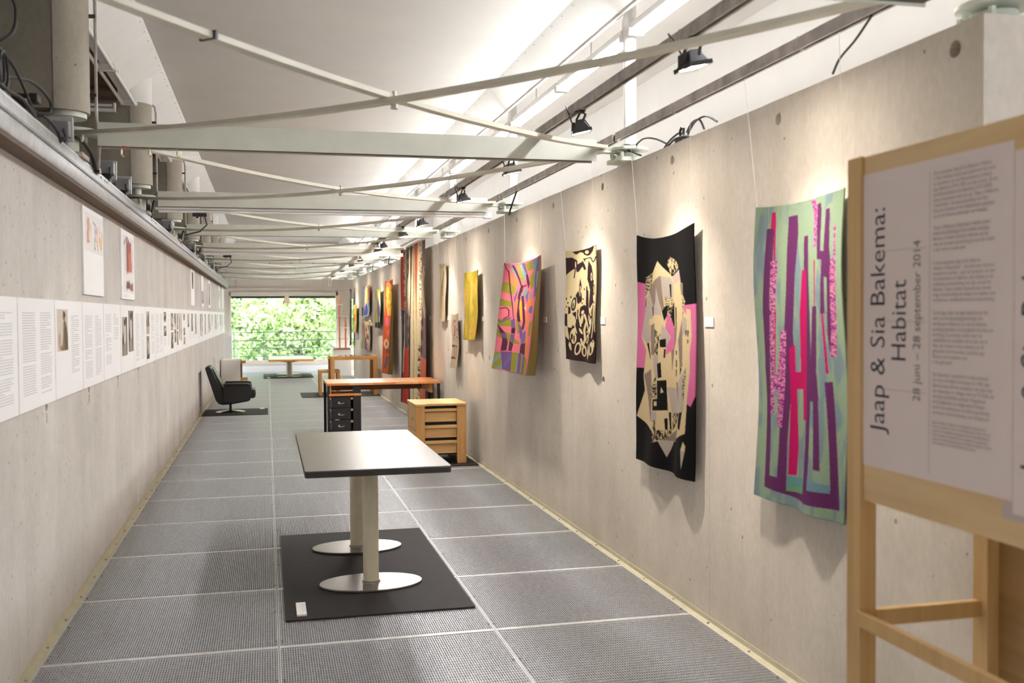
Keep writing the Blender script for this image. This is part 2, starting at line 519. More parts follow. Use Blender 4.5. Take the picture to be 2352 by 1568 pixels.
NB = 93
for i in range(1, NB):
    x = w_ * i / NB
    thin(bars, x - 0.0013, x + 0.0013, 0.011, l_ - 0.011, -0.024, -0.0005, 'y')
for i in range(1, 33):
    y = l_ * i / 33
    thin(bars, t, w_ - t, y - 0.0017, y + 0.0017, -0.022, -0.001, 'x')
fr_me = fr.mesh('grating_frame', GFRAME, smooth=False)
bars_me = bars.mesh('grating_bars', GALVF, fix=False, smooth=False)
ROW0 = 5.017
for k in range(-3, 24):
    for c_ in range(3):
        y = ROW0 + PITCH * k
        if y + l_ > ENDY - 0.02: continue
        p = bpy.data.objects.new('grating_panel', fr_me); COL.objects.link(p)
        p.parent = fl; p.location = (gx0 + CW * c_ + 0.002, y + 0.002, 0)
        q = bpy.data.objects.new('grating_bars', bars_me); COL.objects.link(q)
        q.parent = p; q['kind'] = 'stuff'
MB().box(gx0, gx0 + 3 * CW, ROW0 + PITCH * 23, ENDY - 0.3, -0.1, -0.002).build('end_plate', GALV, fl)
cl = MB()
for k in range(-2, 23):
    for c_ in range(0, 4):
        for dy in (0.10, 0.62):
            for sx in (-1, 1):
                x = gx0 + CW * c_ + sx * 0.016; y = ROW0 + PITCH * k + dy
                if x < gx0 or x > gx0 + 3 * CW: continue
                cl.cyl((x, y, -0.006), (x, y, 0.003), 0.007, n=8)
cl.build('grating_clips', CHROME, fl, kind='stuff')
ba = MB().prism([(XL, -0.06), (-1.045, -0.06), (-1.045, -0.002), (XL + 0.004, 0.004), (XL + 0.004, 0.03), (XL, 0.03)], 'y', 1.8, 27.65).build('baseboard_left', BASEB, kind='structure')
bb = MB().prism([(XR, -0.06), (2.2, -0.06), (2.2, -0.002), (XR - 0.004, 0.004), (XR - 0.004, 0.03), (XR, 0.03)], 'y', 2.80, 27.12).build('baseboard_right', BASEB, kind='structure')
for par, x in ((ba, XL + 0.022), (bb, XR - 0.018)):
    m = MB()
    for k in range(58):
        m.cyl((x, 3.0 + 0.46 * k, -0.004), (x, 3.0 + 0.46 * k, 0.008), 0.007, n=6)
    m.build('angle_bolts', RAILM, par, kind='stuff')

# ceiling: flat vault top with sloping edge boards, aisle ceiling on the right, brown soffit on the left
ce = MB()
ce.box(-0.84, 2.06, -4, ENDY, 3.76, 3.80)
ce = ce.build('ceiling', PLASTER, kind='structure')
for side, (xa, za, xb, zb) in (('left', (-0.84, 3.76, -1.127, 3.52)), ('right', (2.06, 3.76, 2.27, 3.55))):
    y = -1.2 if side == 'left' else -1.0
    while y < ENDY - 0.05:
        y1 = min(y + 1.04, ENDY)
        nx, nz = (zb - za), -(xb - xa)
        ln = math.hypot(nx, nz); nx, nz = nx / ln * 0.02, nz / ln * 0.02
        if nz < 0: nx, nz = -nx, -nz
        m = MB()
        for (yy0, yy1) in ((y + 0.0012, y1 - 0.0012),):
            m.hexa([(xa, yy0, za), (xb, yy0, zb), (xb, yy1, zb), (xa, yy1, za),
                    (xa + nx, yy0, za + nz), (xb + nx, yy0, zb + nz), (xb + nx, yy1, zb + nz), (xa + nx, yy1, za + nz)])
        m.build('edge_panel', BOARD, ce)
        y += 1.04
    m = MB()
    yy = 1.0
    while yy < 26:
        for f in (0.08,):
            x = xa + (xb - xa) * f; z = za + (zb - za) * f
            m.cyl((x, yy, z - 0.002), (x, yy, z + 0.002), 0.005, n=6)
        yy += 0.26
    m.build('board_screws', BLACK, ce, kind='stuff')
MB().box(2.25, 4.3, -4, 26.6, 4.30, 4.34).box(2.25, 2.27, -4, 26.6, 3.555, 4.30).build('ceiling_aisle', PLASTER, kind='structure')
MB().box(2.27, 4.3, 26.6, ENDY, 3.6, 3.66).build('ceiling_lobby', PLASTER, kind='structure')
MB().box(-2.6, -1.127, -4, ENDY, 3.56, 3.60).box(-1.15, -1.127, -4, ENDY, 3.515, 3.56).build('ceiling_recess', BROWN, kind='structure')
MB().box(-2.6, -1.32, 27.65, 30.2, -0.1, 0.0).build('floor_lobby', CONC_E, kind='structure')
# hall behind the camera: closed at the back, daylight comes from the open side on the right
MB().box(-2.6, 4.5, -4.2, -4.0, -0.4, 4.2).build('wall_back', BROWN, kind='structure')

# ================================================================== STEEL FRAMES
BEAMU = plain('beam_hollow_shade', (96, 82, 74), 0.7, noise=0.1, scale=8)


def beam(i, y):
    o = thing('steel_beam', (0.55, y, 2.57), '', 'beam', 'pale green beams spanning the corridor')
    m = MB()
    x0, x1 = -0.90, 2.01
    a, b = y - 0.055, y + 0.055
    # hollow section, open ends
    for (q, w) in (((a, a + 0.008), (2.57, 2.70)), ((b - 0.008, b), (2.57, 2.70))):
        m.box(x0, x1, q[0], q[1], w[0], w[1])
    m.box(x0, x1, a + 0.008, b - 0.008, 2.692, 2.70)
    MB().box(x0 + 0.01, x1 - 0.01, a + 0.008, b - 0.008, 2.578, 2.584).build('hollow_shade_plate', BEAMU, o)  # inner plate coloured dark to give the shade of the open hollow
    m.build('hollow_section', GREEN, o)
    for s, xe, xo in ((-1, x0, -1.06), (1, x1, 2.12 if i == 4 else 2.17)):
        xa, xb = sorted((xe - s * 0.12, xo))
        MB().box(xa, xb, y - 0.03, y + 0.03, 2.628, 2.642).build('end_plate', GREENP, o)
    return o


BEAM_LABEL = ['pale green steel beam cut by the top of the picture above the right wall end', 'wide pale green steel beam with brass hooks at its left end, nearest one spanning the whole picture']
for i, y in enumerate(BY):
    o = beam(i, y)
    o['label'] = BEAM_LABEL[i] if i < 2 else 'pale green steel beam spanning the corridor, %s one beyond the beam with brass hooks' % ORD[i - 2]
    if i == 1:
        for x in (-0.78, -0.63, -0.48):
            MB().cyl((x, y - 0.03, 2.57), (x, y - 0.03, 2.55), 0.003, n=6).cyl((x, y - 0.03, 2.553), (x, y - 0.03, 2.528), 0.008, 0.006, n=8).cyl((x, y - 0.03, 2.528), (x + 0.012, y - 0.03, 2.515), 0.006, n=6).build('hook', BRASS, o)
        MB().cyl((-0.76, y - 0.042, 2.570), (-0.76, y - 0.042, 2.566), 0.022, n=12).build('red_dot', RED, o)

# unlit battens fixed under two of the beams
for i in (2, 4):
    y = BY[i]
    o = thing('under_beam_batten', (0.55, y, 2.53), 'slim white unlit lamp fixed under the %s' % ('second full pale green beam' if i == 2 else 'fourth full pale green beam'), 'lamp')
    MB().box(-0.93, 2.02, y - 0.03, y + 0.03, 2.545, 2.568).build('housing', WHITEP, o, bevel=0.003)
    MB().cyl((-0.90, y - 0.01, 2.532), (1.98, y - 0.01, 2.532), 0.013, n=10).build('tube', TUBEOFF, o)
    MB().box(1.98, 2.06, y - 0.026, y + 0.026, 2.515, 2.568).build('end_cap', WHITEP, o, bevel=0.004)
    MB().box(-0.62, -0.50, y - 0.03, y + 0.02, 2.49, 2.518).box(-0.59, -0.57, y - 0.02, y + 0.01, 2.478, 2.49).build('plug', BLACK, o)
    MB().tube([(-0.52, y - 0.01, 2.50), (-0.50, y - 0.01, 2.42), (-0.56, y - 0.01, 2.36), (-0.68, y, 2.33)], 0.006).build('cord', CABLE, o)

# crossed tie bars in every bay
def bar_mesh(p0, p1, sag, w=0.050, h=0.022):
    n = 14
    m = MB(); vs = []
    d = Vector((p1[0] - p0[0], p1[1] - p0[1], 0)).normalized()
    s = Vector((d.y, -d.x, 0)) * w / 2
    for k in range(n + 1):
        t = k / n
        p = Vector(p0).lerp(Vector(p1), t); p.z -= sag * 4 * t * (1 - t)
        for (a, b) in ((-1, 0), (1, 0), (1, h), (-1, h)):
            vs.append(p + a * s + Vector((0, 0, b)))
    fs = [(3, 2, 1, 0), tuple(4 * n + q for q in (0, 1, 2, 3))]
    for k in range(n):
        for q in range(4):
            fs.append((4 * k + q, 4 * k + (q + 1) % 4, 4 * k + 4 + (q + 1) % 4, 4 * k + 4 + q))
    return m.add(vs, fs)


for i in range(len(BY) - 1):
    ya, yb = BY[i], BY[i + 1]
    o = thing('cross_brace', (0.55, (ya + yb) / 2, 2.55), 'pair of crossed cream tie bars, %s bay from the camera' % ORD[i], 'brace', 'crossed tie bars between the beams')
    bar_mesh((-1.05, ya, 2.655), (2.08, yb, 2.655), 0.10).build('tie_bar', BRACE, o)
    if i == 0:
        tq = 0.277
        q = Vector((-1.05, ya, 2.655)).lerp(Vector((2.08, yb, 2.655)), tq); q.z -= 0.10 * 4 * tq * (1 - tq)
        MB().hexa([q + Vector((sx * 0.024 + sy * 0.004, -sx * 0.022 + sy * 0.004, sz)) for sz in (-0.003, 0.026) for sx, sy in ((-1.2, -1), (1.2, -1), (1.2, 1), (-1.2, 1))]).build('strap', BLACK, o)
    bar_mesh((2.08, ya, 2.632), (-1.05, yb, 2.632), 0.10).build('tie_bar', BRACE, o)
    xm, ym = 0.55, (ya + yb) / 2
    MB().cyl((xm, ym, 2.515), (xm, ym, 2.59), 0.009, n=8).cyl((xm, ym, 2.512), (xm, ym, 2.532), 0.017, n=6).build('bolt', BRACE, o)

# bearings on the wall tops
def bearing(x, y, side, lab):
    o = thing('bearing', (x, y, 2.57), lab, 'bearing', 'bearings under the beam ends')
    s = -1 if side == 'left' else 1
    zb = 2.50 if side == 'left' else 2.57
    m = MB()
    m.box(x - 0.11, x + 0.11, y - 0.11, y + 0.11, zb, zb + 0.025)
    m.build('base_block', CONC_E if side == 'left' else GREENP, o)
    MB().lathe([(0.075, zb + 0.025), (0.075, 2.628)], (x, y, 0), 24).build('drum', GREENP, o)
    MB().lathe([(0.125, 2.643), (0.125, 2.658), (0.118, 2.662)], (x + (0.05 if side == 'left' else -0.0), y, 0), 28).build('disc_plate', GREENP, o)
    for a in range(5):
        t = a * PI * 2 / 5 + 0.6
        px, py = x - s * 0.055 + 0.055 * math.cos(t), y + 0.085 * math.sin(t)
        MB().cyl((px, py, 2.60), (px, py, 2.628), 0.013, n=6).cyl((px, py, 2.588), (px, py, 2.60), 0.007, n=6).build('nut', GREENP, o)
    return o


for i, y in enumerate(BY):
    bearing((2.30 if i == 4 else 2.24) if i else 2.42, y if i else 2.98, 'right', ('pale green round bearing on the end of the right wall, nearest the camera' if i == 0 else 'pale green round bearing on the right wall top, %s beyond the wall end' % ORD[i - 1]))
    if i: bearing(-1.08, y, 'left', 'pale green round bearing above the left tray, %s from the camera' % ORD[i - 1])

# white posts standing on the right wall
for i, y in enumerate(BY[1:8]):
    o = thing('white_post', (2.31, y + 0.16, 2.57), 'round white steel post on the right wall top, %s from the camera' % ORD[i], 'post', 'white posts on the right wall')
    MB().cyl((2.31, y + 0.16, 2.57), (2.31, y + 0.16, 4.30), 0.042, n=24).build('shaft', WHITEP, o)
    MB().lathe([(0.085, 2.57), (0.085, 2.585), (0.045, 2.60)], (2.31, y + 0.16, 0), 24).build('foot_plate', GREENP, o)
    MB().lathe([(0.046, 3.44), (0.05, 3.46), (0.05, 3.50), (0.046, 3.52)], (2.31, y + 0.16, 0), 24).build('collar', WHITEP, o)

# concrete fins with rounded nose hanging over the left wall
def nose(x0, xn, y, r, n=14):
    pts = [(x0, y - r)]
    cx = xn - r
    for k in range(n + 1):
        t = -PI / 2 + PI * k / n
        pts.append((cx + r * math.cos(t), y + r * math.sin(t)))
    pts.append((x0, y + r))
    return pts


FINC = concrete('concrete_fin_shaded', (142, 135, 122), var=0.26)  # darker copy for the flat sides, their shade put into the colour
FINN = concrete('concrete_nose_lit', (168, 161, 148), var=0.2)  # same concrete coloured lighter, as the side that catches light
for i, y in list(enumerate(BY[:8]))[1:]:
    xn = -0.945
    o = thing('concrete_pillar', (-1.6, y, 2.75), 'rounded grey concrete fin hanging above the left wall, %s' % (ORD[i - 1] + ' from the camera in view'), 'pillar', 'concrete fins over the left wall')
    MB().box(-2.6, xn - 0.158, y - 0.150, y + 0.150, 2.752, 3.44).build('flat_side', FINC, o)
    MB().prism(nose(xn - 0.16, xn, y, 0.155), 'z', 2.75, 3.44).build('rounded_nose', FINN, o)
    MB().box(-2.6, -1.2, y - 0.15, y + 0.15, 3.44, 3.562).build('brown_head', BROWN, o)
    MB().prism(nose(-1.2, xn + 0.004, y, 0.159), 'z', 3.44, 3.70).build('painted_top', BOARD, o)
    MB().lathe([(0.107, 2.722), (0.107, 2.75)], (-1.07, y, 0), 32).build('disc_plate', GREENP, o)
    MB().cyl((-1.07, y, 2.655), (-1.07, y, 2.725), 0.03, n=20).build('pipe', WHITEP, o)
    MB().tube([(-0.97, y + 0.05, 3.47), (-0.925, y + 0.04, 3.44), (-0.915, y + 0.03, 3.38), (-0.915, y + 0.02, 2.74), (-0.912, y + 0.02, 2.68), (-0.905, y + 0.0, 2.66)], 0.009, 8).build('conduit', RAILM, o)
    for z in (2.86, 3.30):
        MB().box(-0.95, -0.912, y + 0.008, y + 0.034, z - 0.008, z + 0.008).build('clamp', BLACK, o)

# unlit twin battens below the left edge boards
k = 0
for i, (ya, yb) in enumerate(zip(BY[:7], BY[1:8])):
    for (a, b) in ((ya + 0.3, ya + 1.72), (ya + 1.75, yb - 0.22)):
        if b < 4.5: continue
        o = thing('twin_batten', (-1.10, (a + b) / 2, 3.40), 'white unlit twin lamp batten below the left ceiling edge, %s from the camera' % ORD[k], 'lamp', 'unlit battens under the left ceiling edge')
        k += 1
        MB().box(-1.135, -1.075, a, b, 3.43, 3.47).build('housing', WHITEP, o, bevel=0.004)
        for x in (-1.155, -1.055):
            MB().cyl((x, a + 0.02, 3.405), (x, b - 0.02, 3.405), 0.013, n=10).build('tube', TUBEOFF, o)
        for yy in (a, b - 0.02):
            MB().box(-1.175, -1.035, yy, yy + 0.02, 3.39, 3.44).build('end_cap', WHITEP, o, bevel=0.003)
        MB().cyl((-1.10, (a + b) / 2, 3.47), (-1.10, (a + b) / 2, 3.56), 0.006, n=6).build('hanger', WHITEP, o)
o = thing('cross_batten', (-1.3, 8.9, 3.34), 'short white unlit lamp set crosswise in the brown left recess', 'lamp')
MB().box(-1.62, -1.19, 8.86, 8.90, 3.30, 3.325).build('housing', WHITEP, o, bevel=0.003)
MB().cyl((-1.62, 8.87, 3.352), (-1.21, 8.87, 3.352), 0.012, n=10).build('tube', TUBEOFF, o)
MB().box(-1.20, -1.185, 8.855, 8.90, 3.30, 3.372).build('end_cap', WHITEP, o)
MB().box(-1.45, -1.42, 8.89, 9.17, 3.305, 3.32).build('bracket', WHITEP, o)

# galvanised tray along the left wall top
tr_ = thing('cable_tray', (-1.03, 14.0, 2.42), 'long galvanised cable tray running along the top of the left wall', 'tray')
prof = [(-1.10, 2.347), (-1.012, 2.347), (-0.996, 2.358), (-0.990, 2.375), (-0.988, 2.425), (-0.976, 2.428), (-0.976, 2.442), (-0.988, 2.445), (-0.990, 2.505), (-1.02, 2.508), (-1.02, 2.50), (-0.998, 2.497), (-0.998, 2.36), (-1.10, 2.352)]
yy = 1.0
while yy < 27.7:
    y1 = min(yy + 3.0, 27.75)
    MB().prism(prof, 'y', yy + 0.001, y1 - 0.001).build('tray_length', GALV, tr_)
    yy = y1
m = MB()
yy = 3.2
while yy < 16:
    for z in (2.462, 2.474, 2.486):
        m.box(-0.9895, -0.9885, yy, yy + 0.010, z - 0.0015, z + 0.0015)
    m.box(-0.977, -0.9752, yy, yy + 0.012, 2.432, 2.436)
    yy += 0.026
MB().box(-1.0855, -0.997, 1.0, 27.7, 2.336, 2.348).build('shade_strip', BROWN, tr_)  # brown strip whose colour stands for the shade under the tray
m.build('slots', PERF, tr_, kind='stuff')
m = MB()
for b_ in (6.9, 9.9, 12.9, 15.9):
    for q in (-.36, -.2, -.04, .04):
        m.cyl((-0.989, b_ + q, 2.482), (-0.984, b_ + q, 2.482), 0.008, n=8)
m.build('rivets', CHROME, tr_, kind='stuff')

# little lengths of rail carried by the beams
for nm, x, lab, grp in (('track_rail', 1.64, 'inner', 'inner lighting rail lengths'), ('track_rail', 2.16, 'outer', 'outer lighting rail lengths')):
    for i in range(len(BY) - 1):
        ya, yb = BY[i] + (0.03 if lab == 'inner' else 0.02), BY[i + 1] - 0.03
        if i == 0: ya -= 1.2
        o = thing(nm, (x, (ya + yb) / 2, 2.70), 'weathered steel rail of the %s line over the %s, %s length from the camera' % (lab, 'corridor' if lab == 'inner' else 'right wall', ORD[i]), 'rail', grp)
        z0 = 2.702
        m = MB().box(x - 0.02, x - 0.016, ya, yb, z0, z0 + 0.05).box(x + 0.016, x + 0.02, ya, yb, z0, z0 + 0.05)
        m.box(x - 0.016, x + 0.016, ya, yb, z0 + 0.046, z0 + 0.05).box(x - 0.016, x - 0.009, ya, yb, z0, z0 + 0.004).box(x + 0.009, x + 0.016, ya, yb, z0, z0 + 0.004)
        m.build('channel', RAILM, o)
        for q in range(3):
            y = ya + (yb - ya) * (0.2 + 0.3 * q)
            MB().box(x - 0.0225, x + 0.0225, y - 0.003, y + 0.003, z0 - 0.002, z0 + 0.053).build('cable_tie', BASEB, o)


# ================================================================== LAMPS
def floodlight(y, i, yawd=0.0):
    x, z = 1.64, 2.60
    o = thing('floodlight', (x, y, z), 'lit black floodlight hanging from the inner rail, %s from the camera' % ORD[i], 'floodlight', 'black floodlights on the inner rail')
    M = Matrix.Rotation(math.radians(-13), 4, 'Y') @ Matrix.Rotation(math.radians(yawd), 4, 'Z')
    def T(p): return tuple(Vector((x, y, z)) + (M @ (Vector(p) * 0.86)))
    def fr_(a, b, h0, h1, a2, b2):
        return [T(p) for p in ((-a, -b, h0), (a, -b, h0), (a, b, h0), (-a, b, h0), (-a2, -b2, h1), (a2, -b2, h1), (a2, b2, h1), (-a2, b2, h1))]
    MB().hexa(fr_(0.052, 0.066, -0.008, 0.05, 0.026, 0.036)).build('housing', BLACK, o, bevel=0.003)
    for k in range(5):
        b = -0.045 + 0.0225 * k
        MB().hexa([T(p) for p in ((-0.050, b - .002, 0), (0.056, b - .002, 0), (0.056, b + .002, 0), (-0.050, b + .002, 0), (-0.02, b * .6 - .002, 0.058), (0.032, b * .6 - .002, 0.058), (0.032, b * .6 + .002, 0.058), (-0.02, b * .6 + .002, 0.058))]).build('fin', BLACK, o)
    m = MB()
    for (a0, a1, b0, b1) in ((-0.06, 0.06, -0.076, -0.066), (-0.06, 0.06, 0.066, 0.076), (-0.06, -0.052, -0.066, 0.066), (0.052, 0.06, -0.066, 0.066)):
        m.hexa([T(p) for p in ((a0, b0, -0.024), (a1, b0, -0.024), (a1, b1, -0.024), (a0, b1, -0.024), (a0, b0, -0.004), (a1, b0, -0.004), (a1, b1, -0.004), (a0, b1, -0.004))])
    m.build('lens_frame', BLACK, o)
    MB().hexa(fr_(0.052, 0.066, -0.018, -0.010, 0.052, 0.066)).build('lens', LENS, o)
    MB().hexa([T(p) for p in ((-0.062, -0.03, 0.0), (-0.04, -0.03, 0.0), (-0.04, 0.03, 0.0), (-0.062, 0.03, 0.0), (-0.05, -0.03, 0.05), (-0.03, -0.03, 0.05), (-0.03, 0.03, 0.05), (-0.05, 0.03, 0.05))]).build('terminal_box', BLACK, o, bevel=0.003)
    p1 = T((0.0, 0.072, 0.02)); p2 = T((0.0, -0.072, 0.02))
    m = MB()
    m.tube([p1, (x, y + 0.08, 2.665), (x, y + 0.02, 2.69), (x, y - 0.02, 2.69), (x, y - 0.08, 2.665), p2], 0.0065, 6)
    m.build('yoke', BLACK, o)
    MB().box(x - 0.018, x + 0.018, y - 0.025, y + 0.025, 2.688, 2.704).build('rail_clamp', BLACK, o)
    s = random.uniform(0.8, 1.2)
    MB().tube([T((-0.045, 0, 0.045)), (x - 0.06, y + 0.05 * s, 2.70), (x - 0.05, y + 0.13 * s, 2.745), (x - 0.025, y + 0.16 * s, 2.71), (x - 0.024, y + 0.08, 2.69), (x - 0.022, y + 0.02, 2.70)], 0.004).build('cord', CABLE, o)
    ld = bpy.data.lights.new('floodlight_beam', 'AREA')
    ld.energy = FLOOD_W * 0.72; ld.color = (1.0, 0.90, 0.77); ld.shape = 'RECTANGLE'; ld.size = 0.085; ld.size_y = 0.11
    l2 = bpy.data.lights.new('floodlight_core', 'SPOT')
    l2.energy = FLOOD_W * 8.0; l2.color = ld.color; l2.spot_size = math.radians(84); l2.spot_blend = 1.0; l2.shadow_soft_size = 0.045
    l2o = bpy.data.objects.new('floodlight_core', l2); COL.objects.link(l2o); l2o.parent = o
    l2o.location = Vector(T((0, 0, -0.035))) - o.location
    l2o.rotation_euler = Vector((0.36, 0, -0.93)).to_track_quat('-Z', 'Y').to_euler()
    lo = bpy.data.objects.new('floodlight_beam', ld); COL.objects.link(lo)
    lo.parent = o
    lo.location = Vector(T((0, 0, -0.030))) - o.location
    aim = Vector((0.06, 0.0 + math.sin(math.radians(yawd)) * 0.3, -0.95))
    lo.rotation_euler = aim.to_track_quat('-Z', 'Y').to_euler()
    return o


for i, (y, yw) in enumerate([(3.72, 6), (5.17, -14), (6.75, 4), (8.5, 0), (10.85, 10), (12.4, 0), (14.5, -10), (15.35, 12), (18.3, 0), (20.2, 6), (22.8, 0), (25.9, 0)]):
    floodlight(y, i, yw)

# lit twin battens along the right ceiling edge
k = 0
PY = [3.1] + [y + 0.16 for y in BY[1:8]] + [27.7]
SPANS = [q for p0, p1 in zip(PY, PY[1:]) for q in ((p0 + 0.08, (p0 + p1) / 2 - 0.02), ((p0 + p1) / 2 + 0.02, p1 - 0.08))]
for a, b in SPANS:
    o = thing('lit_batten', (2.33, (a + b) / 2, 3.42), 'glowing white twin lamp batten above the right wall, %s from the camera' % ORD[k], 'lamp', 'glowing battens above the right wall')
    k += 1
    MB().box(2.28, 2.36, a, b, 3.43, 3.475).build('housing', WHITEP, o, bevel=0.004)
    for x in (2.29, 2.35):
        MB().cyl((x, a + 0.02, 3.41), (x, b - 0.02, 3.41), 0.013, n=8).build('tube', TUBE, o)
    for yy in (a, b - 0.02):
        MB().box(2.27, 2.37, yy, yy + 0.02, 3.395, 3.44).build('end_cap', WHITEP, o)
    MB().cyl((2.32, (a + b) / 2, 3.47), (2.32, (a + b) / 2, 4.30), 0.006, n=6).build('hanger', WHITEP, o)

# small grey uplights standing on the tray
for i, (y, tilt) in enumerate([(5.72, 6), (7.27, -10), (8.05, 0), (9.50, 14), (11.48, 0), (12.9, 10), (15.1, -6), (17.4, 0), (20.3, 6), (21.7, 0)]):
    x, z = -1.022, 2.535
    o = thing('tray_lamp', (x, y, z), 'small grey box lamp standing on the left cable tray, %s from the camera' % ORD[i], 'lamp', 'grey box lamps on the tray')
    M = Matrix.Rotation(math.radians(tilt), 4, 'X')
    def T(p): return tuple(Vector((x, y, z)) + (M @ Vector(p)))
    def bx(a0, a1, b0, b1, c0, c1):
        return [T(p) for p in ((a0, b0, c0), (a1, b0, c0), (a1, b1, c0), (a0, b1, c0), (a0, b0, c1), (a1, b0, c1), (a1, b1, c1), (a0, b1, c1))]
    MB().hexa(bx(-0.055, 0.045, -0.10, -0.03, 0.02, 0.105)).build('housing', GREYB, o, bevel=0.006)
    MB().hexa(bx(-0.065, 0.052, -0.03, 0.0, 0.0, 0.13)).build('front_frame', GREYL, o, bevel=0.004)
    MB().hexa(bx(-0.052, 0.04, 0.0, 0.004, 0.015, 0.115)).build('lens', GLTOP, o)
    MB().box(x - 0.03, x + 0.02, y - 0.08, y - 0.01, 2.49, 2.56).build('foot', BLACK, o)
    MB().tube([T((0.02, -0.10, 0.06)), (x + 0.03, y - 0.16, 2.56), (x + 0.045, y - 0.20, 2.53), (x + 0.03, y - 0.24, 2.50)], 0.006).build('cord', CABLE, o)

# ================================================================== FURNITURE
def rrect(x0, x1, y0, y1, r, n=5):
    pts = []
    for cx, cy, a0 in ((x1 - r, y1 - r, 0), (x0 + r, y1 - r, 90), (x0 + r, y0 + r, 180), (x1 - r, y0 + r, 270)):
        for k in range(n + 1):
            t = math.radians(a0 + 90 * k / n)
            pts.append((cx + r * math.cos(t), cy + r * math.sin(t)))
    return pts


def ell(cx, cy, a, b, n=40):
    return [(cx + a * math.cos(2 * PI * k / n), cy + b * math.sin(2 * PI * k / n)) for k in range(n)]


def mat_rect(x0, x1, y0, y1, lab):
    o = tag(MB().prism(rrect(x0, x1, y0, y1, 0.004, 2), 'z', 0.001, 0.010).build('floor_mat', MATB), lab, 'mat')
    return o


def floor_card(x, y, w, l, lab, lines=True):
    o = thing('caption_card', (x, y, 0.0105), lab, 'card')
    MB().hexa([(x - w / 2, y - l / 2, 0.0105), (x + w / 2, y - l / 2, 0.0105), (x + w / 2, y + l / 2, 0.0105), (x - w / 2, y + l / 2, 0.0105),
               (x - w / 2, y - l / 2, 0.020), (x + w / 2, y - l / 2, 0.020), (x + w / 2, y + l / 2, 0.020), (x - w / 2, y + l / 2, 0.020)]).build('board', CARD, o)
    if lines:
        m = MB()
        for k in range(3):
            xx = x + w * (0.05 + 0.14 * k)
            m.box(xx, xx + 0.0022, y - l * 0.25 - .02 * (k == 1), y + l * 0.40, 0.020, 0.0203)
        m.build('printed_text', INK, o, kind='stuff')


mat_rect(0.074, 1.098, 5.425, 7.55, 'black mat under the grey pedestal table in front')
floor_card(0.162, 5.60, 0.052, 0.235, 'white caption card on the near corner of the large front mat')
tb = thing('pedestal_table', (0.60, 6.56, 0.01), 'grey topped table on two cream columns with oval steel feet', 'table')
MB().prism(rrect(0.192, 1.012, 5.645, 7.53, 0.022), 'z', 0.722, 0.757).build('edge_band', EDGEK, tb, bevel=0.003)
MB().prism(rrect(0.194, 1.010, 5.647, 7.528, 0.021), 'z', 0.757, 0.761).build('table_top', TOPL, tb)
for y in (6.05, 7.01):
    MB().prism(ell(0.588, y, 0.306, 0.203), 'z', 0.0105, 0.024).build('oval_foot', STEELB, tb, bevel=0.003)
    MB().cyl((0.588, y, 0.024), (0.588, y, 0.70), 0.047, n=32).build('column', CREAMC, tb)
    MB().lathe([(0.056, 0.024), (0.054, 0.03), (0.047, 0.034)], (0.588, y, 0), 32).build('weld_ring', STEELB, tb)
    MB().box(0.39, 0.79, y - 0.05, y + 0.05, 0.70, 0.722).build('top_plate', EDGEK, tb)

# wooden drawer cabinet by the right wall
mat_rect(1.47, 2.19, 10.58, 11.55, 'black mat under the slatted wooden drawer cabinet by the right wall')
cb = thing('drawer_cabinet', (1.81, 11.04, 0.01), 'blond wood drawer cabinet with slatted side, by the right wall', 'cabinet')
MB().prism([(1.527, 10.71), (1.642, 10.71), (1.652, 10.735), (1.965, 10.735), (1.975, 10.71), (2.092, 10.71), (2.092, 11.36), (1.527, 11.36)], 'z', 0.636, 0.662).build('top_board', BLONDX, cb, bevel=0.003)
for (x0, x1) in ((1.536, 1.634), (1.984, 2.084)):
    for (y0, y1) in ((10.725, 10.755), (11.32, 11.35)):
        MB().box(x0, x1, y0, y1, 0.0105, 0.636).build('post', BLOND, cb, bevel=0.003)
for (z0, z1) in ((0.577, 0.606), (0.395, 0.429), (0.227, 0.261)):
    MB().box(1.634, 1.984, 10.735, 10.76, z0, z1).build('slat', BLONDX, cb, bevel=0.002)
for (z0, z1) in ((0.462, 0.570), (0.290, 0.388), (0.118, 0.222)):
    MB().box(1.634, 1.984, 10.765, 10.785, z0, z1).build('side_board', BLONDX, cb, bevel=0.002)
MB().box(1.56, 2.07, 10.80, 11.31, 0.10, 0.625).build('inner_case', BLACKP, cb)
for q, (z0, z1, hm) in enumerate(((0.37, 0.625, plain('green_pull', (150, 160, 60), 0.5)), (0.11, 0.362, plain('dark_red_pull', (110, 36, 34), 0.5)))):
    dr = MB().box(1.538, 1.56, 10.76, 11.315, z0, z1).build('drawer', BLONDX, cb, bevel=0.003)
    zc = (z0 + z1) / 2 - 0.02
    MB().prism([(10.99 + 0.045 * math.cos(t), zc + 0.022 * math.sin(t)) for t in [2 * PI * k / 16 for k in range(16)]], 'x', 1.533, 1.539).build('pull', hm, dr)

